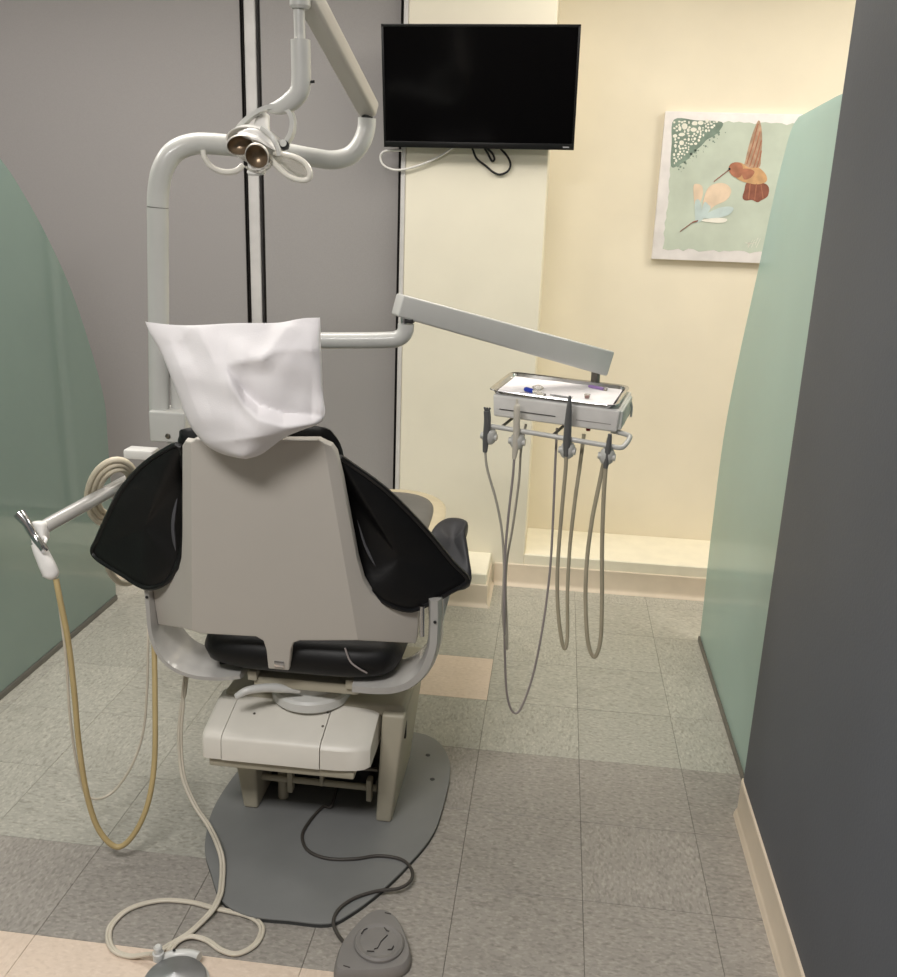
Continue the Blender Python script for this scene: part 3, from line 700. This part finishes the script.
# head: local frame of the tray
TU, TV_ = .169, .125
ZT = 1.135; TCn = V((.02, 2.482, ZT))
RT = Matrix.Rotation(-.19, 3, 'Z') @ Matrix.Rotation(.042, 3, 'X') @ Matrix.Rotation(.035, 3, 'Y')
au, av, aw = RT @ V((1, 0, 0)), RT @ V((0, 1, 0)), RT @ V((0, 0, 1))
def D(u, v, z=0): return TCn + au*u + av*v + aw*z
def dprism(u0, u1, v0, v1, z0, z1, taper=0, bev=.006):
    bm = bmesh.new(); vv = []
    for (z, t) in ((z0, taper), (z1, 0)):
        for (u, v) in ((u0+t, v0+t), (u1-t, v0+t), (u1-t, v1-t), (u0+t, v1-t)): vv.append(bm.verts.new(D(u, v, z)))
    for f in ((0, 1, 2, 3), (4, 5, 6, 7), (0, 1, 5, 4), (1, 2, 6, 5), (2, 3, 7, 6), (3, 0, 4, 7)): bm.faces.new([vv[i] for i in f])
    bmesh.ops.recalc_face_normals(bm, faces=bm.faces[:]); bmesh.ops.bevel(bm, geom=bm.edges[:], offset=bev, segments=3, profile=.5, affect='EDGES')
    return MB().bm(bm)
HU0, HU1, HV0, HV1 = -TU+.012, TU+.008, -TV_+.010, TV_-.01
hp0 = D(.071, TV_+.012, -.03)
obj('head_post', tube([hp0, V((hp0.x, hp0.y, P(592, 366, hp0.y).z))], .0125, 14), 'screw_steel', du)
obj('head_bracket', dprism(.045, .10, HV1-.01, TV_+.03, -.055, -.03, 0, .003), 'dark_metal', du)
obj('head_body', dprism(HU0, HU1, HV0, HV1, -.072, -.012, .004), 'plastic_white', du)
obj('head_line', dprism(HU0+.02, HU0+.17, HV0-.0005, HV0+.003, -.050, -.0485, 0, .0003), 'dark_metal', du, 0)
obj('head_line', dprism(HU1-.11, HU1-.02, HV0+.0012, HV0+.004, -.052, -.0505, 0, .0003), 'hose_mauve', du, 0)
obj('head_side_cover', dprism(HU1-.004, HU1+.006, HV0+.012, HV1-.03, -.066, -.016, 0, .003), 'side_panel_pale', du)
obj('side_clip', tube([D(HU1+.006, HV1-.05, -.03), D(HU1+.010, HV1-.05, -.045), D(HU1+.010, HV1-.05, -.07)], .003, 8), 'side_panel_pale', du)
BV = HV0 - .028; BZ = -.094
bar = [D(HU1-.02, HV0+.03, -.075), D(HU1+.022, HV0+.022, -.078), D(HU1+.03, HV0+.008, -.083), D(HU1+.018, BV+.006, BZ-.006), D(HU1-.004, BV, BZ-.006), D(0, BV, BZ), D(HU0-.008, BV, BZ+.004)]
obj('holder_bar', tube([bar[0], bar[1], bar[2], bar[3], bar[4]], .0065, 12, 5).tube([bar[4], bar[5], bar[6]], .0065, 12), 'unit_grey', du, 50)
for (u, v0, v1) in ((-.10, HV0+.06, BV+.004), (.04, HV0+.05, BV+.004)):
    obj('bar_strut', tube([D(u, v0, -.072), D(u-.025, v1, BZ)], .004, 8), 'screw_steel', du)
obj('valve_stub', tube([D(HU1-.08, HV0+.03, -.072), D(HU1-.08, HV0+.03, -.083)], .006, 10), 'red_paste', du)
# handpieces in holders
def on_bar(px, py): # point on the vertical plane of the holder bar
    return PL(px, py, D(0, BV-.012, 0), av)
def holder(px, py):
    c = PL(px, py, D(0, BV, 0), av)
    mb = MB().lathe([(0, -.019), (.013, -.019), (.018, -.012), (.019, 0), (.018, .012), (.013, .019), (0, .019)], c, (0.15, -.2, 1), 16)
    mb.tube([c+au*(-.022)-av*.004, c+au*.022-av*.004], .009, 10)
    return obj('holder', mb, 'unit_grey', du, 50)
for p in ((489.5, 436), (517.5, 441), (567.5, 450), (607, 456)): holder(*p)
def handpiece(label, px, rad, m, hose_px, hm, hr, tip=None, dv=0, lift=0):
    pts = [on_bar(*p) for p in px]
    t = thing('handpiece', label, 'handpiece', pts[-1], 'handpieces hanging on the delivery unit')
    obj('body', tube(pts, rad, 14, 4), m, t, 50)
    if tip: tip(t)
    hp = []
    for k, (x, y) in enumerate(hose_px):
        f = k/(len(hose_px)-1); hp.append(PL(x, y, D(0, BV-.012+(HV0+.05-BV)*max(0, (f-.45)/.55), 0), av))
    hp = [pts[-1]+V((0, 0, .012))] + hp[0:]
    obj('hose', tube(hp, hr, 10, 7), hm, t, 60)
    return t
def fork(t):
    c = on_bar(487, 412)
    for dx in (-.0075, 0, .0075): obj('prong', tube([c+au*dx*.4, c+au*dx+V((0, 0, .012))], .0028, 8), 'handpiece_dark', t)
handpiece('dark metal forked air-water syringe, leftmost on the delivery unit', [(487, 411), (487.5, 420), (486.5, 432), (485.5, 444), (485, 452)], [.009, .0095, .009, .008, .006], 'handpiece_dark',
          [(487, 468), (496, 500), (502, 532), (504, 570), (502.5, 605), (504, 630), (507, 649), (507, 628), (505.5, 590), (507, 560), (513, 525), (519, 480), (521, 450), (526, 424)], 'hose_grey', .0034, fork)
handpiece('slim off-white scaler handpiece hanging second on the delivery unit', [(517, 399), (517, 404), (517, 408), (516.5, 430), (515.5, 448), (514, 459)], [.003, .004, .0085, .009, .0085, .005], 'handpiece_bone',
          [(513, 475), (508, 520), (505, 560), (504.5, 620), (505, 660), (507, 695), (513, 712), (521, 708), (533, 675), (543, 625), (550, 570), (553, 520), (555, 470), (557, 428)], 'hose_mauve', .0034)
handpiece('long dark tapered handpiece standing third on the delivery unit', [(570, 396), (569.5, 402), (569, 410), (568, 425), (567, 442), (566, 456)], [.0035, .005, .0075, .0095, .0105, .007], 'handpiece_dark',
          [(565.5, 470), (561, 520), (557.5, 570), (558, 610), (562, 642), (565.5, 648), (567.5, 632), (567.5, 590), (570, 545), (575, 500), (580, 465), (584, 434)], 'hose_olive', .0052)
handpiece('short dark handpiece coupling at the right end of the delivery unit', [(610, 434), (609.5, 440), (608, 450), (606.5, 460), (605.5, 468)], [.005, .006, .008, .007, .006], 'handpiece_dark',
          [(603.5, 500), (602, 550), (602, 600), (600.5, 640), (594.5, 657), (588, 642), (585.5, 600), (587, 560), (592, 520), (598, 490), (603, 466), (609, 438)], 'hose_olive', .0056)
# tray, liner, bits
def tray():
    ring = []
    def rr(hu, hv, r, z, n=5):
        out = []
        for (su, sv, a0) in ((1, 1, 0), (-1, 1, 90), (-1, -1, 180), (1, -1, 270)):
            for k in range(n+1):
                a = math.radians(a0+90*k/n); out.append(D(su*(hu-r)+r*math.cos(a), sv*(hv-r)+r*math.sin(a), z))
        return out
    ls = [rr(TU-.018, TV_-.018, .018, -.0105), rr(TU-.014, TV_-.014, .02, -.0095), rr(TU-.008, TV_-.008, .024, .0), rr(TU, TV_, .028, .002), rr(TU+.001, TV_+.001, .028, -.0005), rr(TU-.007, TV_-.007, .024, -.0025), rr(TU-.013, TV_-.013, .02, -.0115), rr(TU-.018, TV_-.018, .018, -.012)]
    m = len(ls[0]); vs = []; fs = []
    for l in ls: vs += l
    for i in range(len(ls)-1):
        for k in range(m): fs.append((i*m+k, i*m+(k+1) % m, (i+1)*m+(k+1) % m, (i+1)*m+k))
    fs += [tuple(range(m)), tuple((len(ls)-1)*m+k for k in range(m))]
    return MB().add(vs, fs)
tr = obj('instrument_tray', tray(), 'steel', None, 40); tag(tr, 'shiny steel instrument tray resting on top of the delivery unit', 'tray')
lp = MB()
def lz(u, v): return -.0095 + .0006*math.sin(u*60+v*30) 
n = 16; vs = []; fs = []
for i in range(n+1):
    for j in range(n+1):
        u = -(TU-.017)+2*(TU-.017)*i/n; v = -(TV_-.017)+2*(TV_-.017)*j/n; vs.append(D(u, v, lz(u, v)+.0022))
for i in range(n+1):
    for j in range(n+1):
        u = -(TU-.017)+2*(TU-.017)*i/n; v = -(TV_-.017)+2*(TV_-.017)*j/n; vs.append(D(u, v, lz(u, v)+.0016))
N1 = (n+1)**2
for i in range(n):
    for j in range(n):
        a = i*(n+1)+j; fs.append((a, a+1, a+n+2, a+n+1)); fs.append((N1+a+n+1, N1+a+n+2, N1+a+1, N1+a))
tag(obj('tray_liner', lp.add(vs, fs), 'tray_paper', None, 60, fix=False), 'white paper liner covering the steel instrument tray', 'tray liner')
def TP(px, py, dz=0): return PL(px, py, D(0, 0, -.0068+dz), aw)
nc = thing('needle_cap', 'small blue capped needle with clear sheath on the white tray liner', 'needle cap', TP(530, 391))
obj('cap', tube([TP(524.5, 389, .007), TP(526, 389.3, .007), TP(533, 391, .006)], [.0045, .0065, .006], 12), 'blue_plastic', nc)
obj('sheath', tube([TP(533, 391, .006), TP(545, 395, .005)], [.005, .004], 12), 'clear_plastic', nc)
cl = thing('plastic_clip', 'small clear plastic fitting behind the blue cap on the tray', 'plastic fitting', TP(538, 388))
obj('ring', tube(cr([TP(533, 387, .004), TP(538, 385.5, .006), TP(543, 388, .004), TP(538, 390, .003)], 5, True), .0022, 8, 0, True), 'clear_plastic', cl)
obj('wing', box(TP(536, 390.5, 0), TP(540, 387.5, .006), .001), 'plastic_white', cl)
pr = thing('dental_probe', 'thin dark steel probe lying along the front of the tray', 'probe', TP(558, 396))
obj('shaft', tube([TP(550, 394.7, .002), TP(556, 395.6, .002), TP(567, 397.2, .002)], [.001, .0022, .0022], 8), 'handpiece_dark', pr)
obj('tip', tube([TP(567, 397.2, .002), TP(571, 398, .002), TP(573, 396.5, .006)], [.002, .001, .0006], 8), 'handpiece_dark', pr)
dp = thing('dappen_cup', 'tiny clear cup holding dark red paste at the front right of tray', 'cup', TP(587, 398.5))
obj('cup', MB().lathe([(0, 0), (.006, 0), (.0085, .012), (.0078, .012), (.0056, .001), (0, .001)], TP(587, 398.5), (0, 0, 1), 16), 'clear_plastic', dp)
obj('paste', MB().lathe([(0, .0012), (.0055, .0012), (.0066, .007), (0, .0075)], TP(587, 398.5), (0, 0, 1), 14), 'red_paste', dp)
pm = thing('brush_tube', 'pale purple translucent applicator tube at the back right of the tray', 'applicator', TP(597, 388))
obj('barrel', tube([TP(588.5, 386, .004), TP(592, 386.6, .004), TP(604, 389, .004)], [.003, .0045, .0045], 10), 'purple_plastic', pm)
obj('cap', tube([TP(603.5, 388.9, .004), TP(607, 389.6, .004)], [.0052, .004], 10), 'clear_plastic', pm)
# ------------------------------------------------------------------ assistant arm and suction
aa = thing('assistant_arm', 'grey tubular assistant arm reaching left from behind the chair wing', 'support arm', P(170, 470, 2.28))
A0, A1 = P(44, 527, 1.92), P(122, 484, 2.12)
obj('arm_tube', tube([A0, A1, P(150, 470, 2.24), P(176, 462, 2.3)], .0165, 18), 'yoke_grey', aa, 50)
obj('arm_cover', box(P(123, 459, 2.28), P(152, 451.5, 2.28)+V((0, .05, 0)), .006), 'plastic_white', aa)
obj('arm_mount', tube([P(176, 462, 2.3), (-.93, 2.3, .86)], .022, 14), 'unit_grey', aa)
hd = obj('valve_holder', beam(P(40, 521, 1.915), P(40, 541, 1.905), (.034, .034), (.034, .034), .008, V((0, 1, 0))), 'plastic_white', aa)
obj('holder_ring', tube(cr([P(33, 541, 1.89), P(40, 546, 1.88), P(46, 540, 1.89), P(40, 535, 1.905)], 5, True), .004, 8, 0, True), 'plastic_white', aa)
sv = thing('suction_valve', 'white suction handpiece with chrome tip hung at the arm end', 'suction handpiece', P(50, 578, 1.87))
obj('body', tube([P(36.5, 543, 1.878), P(41, 552, 1.875), P(47, 565, 1.87), P(51, 574, 1.87), P(51.5, 578, 1.87)], [.013, .0165, .0185, .0185, .010], 16, 4), 'plastic_white', sv)
obj('chrome_tip', tube([P(20, 514.5, 1.875), P(23, 518, 1.873), P(28, 525, 1.87), P(35, 537, 1.868), P(45, 550, 1.855)], [.0135, .012, .0098, .0092, .0092], 14, 4), 'steel', sv)
obj('chrome_lip', MB().lathe([(.0085, 0), (.0135, .001), (.0135, .005), (.0085, .006)], P(20.5, 515, 1.875), (P(20, 514.5, 1.875)-P(28, 525, 1.87)), 16, caps=False), 'steel', sv)
obj('lever', tube([P(39, 541, 1.853), P(43, 547, 1.848), P(46.5, 550.5, 1.852)], .004, 8, 3), 'steel', sv)
obj('hose', tube([P(*p) for p in [(56, 579, 1.87), (60, 600, 1.86), (68, 640, 1.85), (74, 690, 1.84), (79, 745, 1.835), (87, 795, 1.83), (99, 830, 1.83), (117, 847, 1.835), (134, 834, 1.85), (148, 803, 1.88), (154.5, 760, 1.92), (155, 700, 1.97), (154, 640, 2.03), (152, 600, 2.08), (150, 575, 2.13)]], .0068, 12, 7), 'hose_tan', sv, 60)
se = thing('saliva_hose', 'thin pale hose looping beside the thicker tan suction hose', 'hose', P(95, 799, 1.95))
obj('hose', tube([P(*p) for p in [(54, 572, 1.88), (60, 610, 1.89), (66, 658, 1.9), (70, 716, 1.91), (77, 765, 1.93), (85, 793, 1.95), (98, 799, 1.97), (115, 790, 2.0), (132, 765, 2.02), (143, 733, 2.04), (147, 690, 2.06), (148, 640, 2.08), (148, 600, 2.12), (148, 575, 2.14)]], .0035, 10, 7), 'hose_light', se, 60)
ch = thing('coiled_hose', 'coil of beige hose wound around the grey assistant arm', 'hose', P(112, 500, 2.2))
coil = []
for k in range(0, 97):
    a = 2*math.pi*k/32 - .2; f = k/96
    rx, ry = 27 - 13*f, 35 - 15*f
    x = 112 + 3*f + rx*math.cos(a) + 5*math.sin(-a); y = 491 - 1*f + ry*math.sin(a)
    coil.append(P(x, y, 2.10 + .07*math.sin(a+.5) + .02*f))
obj('loop', tube(coil, .0078, 12), 'hose_beige', ch, 60)
obj('tail', tube([P(*p) for p in [(112, 524, 2.17), (108, 540, 2.16), (106, 558, 2.15), (112, 575, 2.18), (122, 583, 2.22), (135, 580, 2.28), (150, 560, 2.3)]], .0085, 12, 6), 'hose_light', ch, 60)
# ------------------------------------------------------------------ foot controls
rh = thing('foot_rheostat', 'round silver disc foot control with looping pale hose on pink tiles', 'foot control', P(178, 977, Z=0))
rc = P(175.5, 993, Z=.0)
obj('housing', MB().lathe([(0, 0), (.071, 0), (.073, .006), (.07, .022), (.058, .03), (0, .03)], rc, (0, 0, 1), 40), 'unit_grey', rh)
obj('disc', MB().lathe([(.0, .03), (.062, .03), (.064, .034), (.062, .037), (.0, .054)], rc, (0, 0, 1), 48), 'steel_brushed', rh, 10)
arc = []
for k in range(9):
    a = math.radians(138 - 66*k/8); arc.append(rc + V((math.cos(a)*.077, math.sin(a)*.077, .026)))
obj('side_bar', tube(arc, .0115, 12, 2), 'unit_grey', rh, 50)
kp = arc[0]
obj('knob', MB().lathe([(0, 0), (.012, 0), (.012, .016), (.009, .018), (.009, .03), (.006, .034), (0, .034)], kp+V((0, 0, .005)), (0, 0, 1), 16), 'unit_grey', rh)
obj('screw', disc(arc[3]+V((0, 0, .013)), (0, 0, 1), .0035, .002, 8), 'dark_metal', rh)
def g8(x, y): return (100+x/4.983, 890+y/4.983)
hz = .005
hdown = [P(186, 676, 2.12), P(183, 700, 2.11), P(180, 735, 2.07), P(183, 775, 2.02), P(195, 805, 1.98), P(209, 826, 1.95)] + [P(218, 845, Z=.045), P(222.5, 863, Z=.026)] + [P(*g8(605, -10), Z=.022), P(*g8(590, 45), Z=.021), P(*g8(560, 100), Z=.015)] + [P(*g8(x, y), Z=hz+.004) for x, y in [ (505, 160), (440, 218), (350, 272)]] + [P(*g8(285, 312), Z=.02)]
loop = [P(*g8(x, y), Z=z) for x, y, z in [(262, 318, .03), (225, 322, .018), (150, 330, hz), (75, 305, hz), (43, 245, hz), (60, 170, hz), (150, 92, hz), (300, 52, hz), (450, 60, hz), (560, 88, hz), (650, 107, hz), (740, 130, hz), (795, 165, hz), (806, 210, hz), (770, 275, hz), (685, 318, hz), (605, 300, hz), (530, 250, hz), (450, 232, hz+.004), (385, 258, hz+.002), (345, 305, .014)]]
for (nm, pts) in (('hose', hdown), ('hose', loop)):
    c = cr(pts, 7); n = len(c); mb = MB(); A = []; B = []
    for i in range(n):
        d = c[min(n-1, i+1)]-c[max(0, i-1)]; s = d.cross(V((0, .3, 1))).normalized()*.0034; A.append(c[i]+s); B.append(c[i]-s)
    obj(nm, mb.tube(A, .0042, 10).tube(B, .0038, 10), 'hose_light', rh, 60)
pd = thing('foot_pedal', 'grey rounded chair control pedal with arrow marks at the bottom edge', 'foot pedal', P(372, 965, Z=0))
po = [(334.5, 968), (336, 958), (341, 944), (352, 929), (366, 915), (379, 909.5), (389, 911.5), (397, 918), (403, 928), (407.5, 939), (411, 951), (410, 961), (402, 969), (382, 973), (350, 974), (337, 973)]
pp = cr([P(x, y, Z=.02) for x, y in po], 5, True)
pcn = sum(pp, V())/len(pp)
def layer(sc, z): return [V((pcn.x+(p.x-pcn.x)*sc, pcn.y+(p.y-pcn.y)*sc, z)) for p in pp]
ls = [layer(1.0, .0), layer(1.02, .004), layer(1.0, .014), layer(.965, .022), layer(.93, .026), layer(0.5, .0275), layer(.1, .028)]
m = len(pp); vs = []; fs = []
for l in ls: vs += l
for i in range(len(ls)-1):
    for k in range(m): fs.append((i*m+k, i*m+(k+1) % m, (i+1)*m+(k+1) % m, (i+1)*m+k))
fs += [tuple(range(m)), tuple((len(ls)-1)*m+k for k in range(m))]
obj('body', MB().add(vs, fs), 'pedal_grey', pd, 40)
kc = P(379, 944, Z=.027)
obj('rocker', MB().lathe([(0, 0), (.054, 0), (.054, .006), (.050, .010), (.045, .0095), (.041, .007), (.025, .009), (0, .010)], kc, (0, 0, 1), 40, 1, 1.05), 'pedal_grey', pd, 30)
def m8(x, y): return P(310+x/7.475, 880+y/7.475, Z=.0375)
for pts in ([(385, 400), (402, 372), (428, 360)], [(555, 355), (575, 378), (590, 382)], [(480, 515), (505, 508), (530, 460), (578, 412)], [(425, 530), (480, 533)], [(580, 520), (610, 517), (625, 492)]):
    obj('arrow_mark', tube([m8(*p) for p in pts], .0013, 6), 'pedal_mark', pd, 60)
for pts in ([(560, 245), (605, 255)], [(250, 640), (300, 655)]):
    obj('arrow_mark', tube([P(310+x/7.475, 880+y/7.475, Z=.0262) for x, y in pts], .0016, 6), 'pedal_mark', pd, 60)
def c8(x, y, z): return P(60+x/2.2425, 780+y/2.2425, Z=z)
obj('cable', tube([(-.52, 2.19, .05), (-.522, 2.12, .022), c8(590, 60, .018), c8(560, 92, .018), c8(543, 125, .018), c8(556, 158, .018), c8(600, 176, .018), c8(660, 177, .018), c8(715, 170, .018), c8(765, 178, .018), c8(788, 200, .018), c8(787, 225, .0185), c8(760, 243, .0185), c8(710, 249, .0185), c8(660, 265, .0185), c8(625, 290, .0185), c8(613, 318, .016), c8(622, 345, .010), c8(640, 368, .012)], .0042, 10, 6), 'cable_dark', pd, 60)
# ------------------------------------------------------------------ television
tv = thing('television', 'black flat screen television mounted high on the cream column', 'television', (-.36, 3.74, 1.8))
yt, yb_ = 3.70, 3.77
K = [P(379, 23, yt), P(580, 25, yt), P(575, 149.5, yb_), P(386, 147.5, yb_)]
tn = (K[1]-K[0]).cross(K[3]-K[0]).normalized()
if tn.y > 0: tn = -tn
kc2 = sum(K, V())/4
hx = ((K[1]-K[0]).length+(K[2]-K[3]).length)/4; ux = ((K[1]-K[0])+(K[2]-K[3])).normalized(); uy = tn.cross(ux); uy = uy if uy.z > 0 else -uy
hy = ((K[0]-K[3]).length+(K[1]-K[2]).length)/4
def T(a, b, c): return kc2 + ux*a + uy*b + tn*c
MT = Matrix(((ux.x, uy.x, tn.x, kc2.x), (ux.y, uy.y, tn.y, kc2.y), (ux.z, uy.z, tn.z, kc2.z), (0, 0, 0, 1)))
def tbox(lo, hi, bev=0): return MB().box(lo, hi, bev, 2, MT)
obj('cabinet', tbox((-hx, -hy, -.035), (hx, hy, -.001), .004), 'tv_black', tv)
bz = obj('bezel', tbox((-hx, hy-.010, -.003), (hx, hy, .003), .001).box((-hx, -hy, -.003), (hx, -hy+.022, .004), .0015, 2, MT).box((-hx, -hy, -.003), (-hx+.009, hy, .003), .001, 2, MT).box((hx-.009, -hy, -.003), (hx, hy, .003), .001, 2, MT), 'tv_black', tv)
obj('screen', tbox((-hx+.009, -hy+.022, -.002), (hx-.009, hy-.010, .0008)), 'tv_screen', tv, 0)
obj('brand_mark', tbox((hx-.042, -hy+.008, .0038), (hx-.018, -hy+.0125, .0045)), 'tv_mark', tv, 0)
obj('wall_mount', MB().box((-.45, 3.76, 1.9), (-.28, 3.836, 2.1), .004), 'dark_metal', tv)
tag(obj('power_cord', tube([P(*p) for p in [(470, 140, 3.80), (473, 150, 3.815), (477, 159, 3.82), (486, 166, 3.826), (493, 172, 3.826), (500, 174.5, 3.826), (508, 171, 3.826), (510.5, 164, 3.826), (507, 156, 3.82), (500, 148, 3.815), (496, 142, 3.80), (488, 140, 3.80), (484, 146, 3.815), (488, 154, 3.826), (492, 161, 3.828), (494.5, 159, 3.828), (492, 153, 3.824), (486, 147, 3.81), (483, 140, 3.80)]], .0042, 8, 6), 'rubber_black', None, 60), 'black looped power cord dangling under the television', 'cord')
tag(obj('signal_cable', tube([P(*p) for p in [(402, 150.5, 3.815), (392, 150.5, 3.815), (384, 151.5, 3.815), (380.5, 156, 3.815), (382, 163, 3.815), (388, 168, 3.815), (398, 170, 3.818), (412, 167.5, 3.82), (428, 162, 3.82), (442, 155, 3.815), (454, 147, 3.80)]], .0042, 8, 6), 'cable_white', None, 60), 'white cable sagging below the left corner of the television', 'cable')
# ------------------------------------------------------------------ picture
YB = 4.2
k0 = P(664.5, 111, YB-.03); k1 = P(652.5, 259, YB-.03)
PS = k0.z-k1.z; PX = (k0.x+k1.x)/2; PZ = k1.z
pic = thing('wall_picture', 'square canvas of a rust hummingbird and pale flower on the cream wall', 'picture', (PX+PS/2, YB, PZ))
obj('canvas', box((PX, YB-.03, PZ), (PX+PS, YB-.0005, PZ+PS), .003, 2), 'canvas_white', pic)
YF = YB-.0302
def w(a, b, d=0): return V((PX+PS*a, YF-d, PZ+PS*b))
def painted(name, pts, m, d, smooth=True, par=None):
    pts = [w(a, b, d) for a, b in pts]
    if smooth: pts = cr(pts, 5, True)
    return obj(name, MB().prism(pts, (0, .0004, 0)), m, par or pic, 0)
# pixel of the photograph's crop -> canvas coordinates
def cv(x, y):
    p = P(630+x/3.36, 60+y/3.36, YF); return ((p.x-PX)/PS, (p.z-PZ)/PS)
rng = random.Random(3); fld = []
x0, x1, y0, y1 = .075, .935, .075, .935
for k in range(24): fld.append((x0+(x1-x0)*k/24, y1+rng.uniform(-.008, .012)))
for k in range(24): fld.append((x1+rng.uniform(-.006, .008), y1-(y1-y0)*k/24))
for k in range(24): fld.append((x1-(x1-x0)*k/24, y0+rng.uniform(-.012, .008)))
for k in range(24): fld.append((x0+rng.uniform(-.008, .006), y0+(y1-y0)*k/24))
obj('painted_field', MB().prism([w(a, b, .0003) for a, b in fld], (0, .0004, 0)), 'paint_green', pic, 0)
lace = painted('lace_corner', [cv(*p) for p in [(148, 200), (225, 203), (308, 208), (302, 236), (280, 256), (258, 268), (240, 288), (218, 306), (196, 332), (166, 352), (138, 357), (140, 280)]], 'paint_teal', .0007)
hm = MB(); cnt = 0; used = []
for _ in range(2500):
    x, y = rng.uniform(148, 305), rng.uniform(205, 352)
    if (x-148)/160+(y-205)/155 > .95: continue
    r = rng.choice([4, 6, 7, 9, 11]) if (x-148)/160+(y-205)/155 < .7 else rng.choice([3, 4, 5])
    if any(math.hypot(x-a, y-b) < (r+q)*.92+1.2 for a, b, q in used): continue
    used.append((x, y, r)); a0 = rng.random()*6; st = rng.uniform(.7, 1.3)
    pts = [w(*cv(x+r*math.cos(a0+k*math.pi/4)*st*rng.uniform(.85, 1.1), y+r*math.sin(a0+k*math.pi/4)/st*rng.uniform(.85, 1.1)), .0011) for k in range(8)]
    hm.prism(pts, (0, .0004, 0)); cnt += 1
    if cnt > 150: break
ho_ = obj('lace_hole', hm, 'paint_white', pic, 0); ho_['kind'] = 'stuff'
dm = MB()
for _ in range(44):
    t = rng.random(); g = rng.uniform(0, 1)**1.5; x = 152+155*t+18*g; y = 362-140*t+18*g; r = rng.uniform(1.5, 6.5)*(1-.6*g)
    dm.prism([w(*cv(x+r*math.cos(k*math.pi/3), y+r*math.sin(k*math.pi/3)), .00095) for k in range(6)], (0, .0004, 0))
o = obj('paint_spatter', dm, 'paint_teal', pic, 0); o['kind'] = 'stuff'
painted('bird_wing', [cv(*p) for p in [(432, 203), (441, 225), (444, 270), (440, 325), (436, 358), (410, 370), (383, 365), (388, 335), (400, 285), (416, 235)]], 'paint_wing', .0012)
for i, (a, b) in enumerate((((430, 215), (392, 350)), ((437, 240), (402, 358)), ((441, 270), (415, 362)), ((441, 305), (426, 362)))):
    p, q = w(*cv(*a), .0017), w(*cv(*b), .0017)
    obj('feather', MB().strip([p, (p+q)/2+V((.002, 0, 0)), q], V((.005, 0, .001)), [V((0, 1, 0))]*3, .0004), 'paint_rust', pic, 0)
painted('bird_tail', [cv(*p) for p in [(392, 412), (420, 410), (455, 416), (467, 432), (462, 458), (440, 472), (428, 478), (410, 470), (388, 472), (378, 462), (384, 438)]], 'paint_rust_dark', .0012)
for a, b in (((404, 414), (398, 468)), ((425, 415), (418, 474)), ((440, 418), (447, 466))):
    p, q = w(*cv(*a), .0017), w(*cv(*b), .0017)
    obj('feather', MB().strip([p, q], V((.004, 0, 0)), [V((0, 1, 0))]*2, .0004), 'paint_rust', pic, 0)
painted('bird_body', [cv(*p) for p in [(345, 350), (372, 345), (400, 362), (432, 362), (456, 385), (458, 408), (430, 418), (398, 414), (368, 404), (348, 385)]], 'paint_amber', .0017)
painted('bird_head', [cv(*p) for p in [(331, 365), (340, 348), (362, 344), (378, 356), (376, 385), (360, 396), (340, 385)]], 'paint_rust', .0022)
painted('bird_shoulder', [cv(*p) for p in [(376, 368), (400, 366), (418, 376), (404, 396), (382, 400)]], 'paint_rust', .0026)
p, q = w(*cv(334, 368), .002), w(*cv(281, 409), .002)
obj('bird_beak', MB().strip([p, q], V((0, 0, .005)), [V((0, 1, 0))]*2, .0004), 'paint_rust_dark', pic, 0)
painted('bird_eye', [cv(334+4*math.cos(k*.785), 366+4*math.sin(k*.785)) for k in range(8)], 'rubber_black', .0027, False)
PD = .001
for m_, d_, pts in (('paint_peach', .0012, [(213, 425), (225, 416), (242, 424), (245, 450), (236, 480), (226, 520), (216, 480)]),
                    ('paint_peach', .0012, [(262, 430), (295, 414), (325, 418), (340, 440), (325, 470), (285, 490), (245, 520), (245, 480)]),
                    ('paint_blue', .0017, [(218, 478), (232, 470), (240, 500), (234, 542), (220, 540)]),
                    ('paint_blue', .0017, [(248, 480), (262, 485), (270, 500), (240, 540), (234, 535)]),
                    ('paint_blue', .0022, [(240, 528), (290, 500), (330, 492), (348, 500), (328, 522), (280, 532)]),
                    ('paint_white', .0017, [(240, 538), (290, 530), (325, 534), (315, 546), (270, 546)])):
    PD += .0003; painted('flower_petal', [cv(*p) for p in pts], m_, PD)
st = [w(*cv(*p), .0034) for p in [(228, 540), (210, 545), (190, 560), (168, 576)]]
obj('flower_stem', MB().strip(st, V((.002, 0, .006)), [V((0, 1, 0))]*4, .0004), 'paint_rust_dark', pic, 0)
sg = MB()
for seg in ([(392, 628), (402, 610), (396, 632), (412, 604)], [(408, 630), (418, 606), (430, 598), (420, 622)], [(388, 614), (405, 618), (425, 612)], [(424, 630), (432, 612), (438, 600)]):
    pts = [w(*cv(*p), .001) for p in seg]; sg.strip(pts, V((.0025, 0, .0025)), [V((0, 1, 0))]*len(pts), .0004)
obj('signature', sg, 'paint_white', pic, 0)
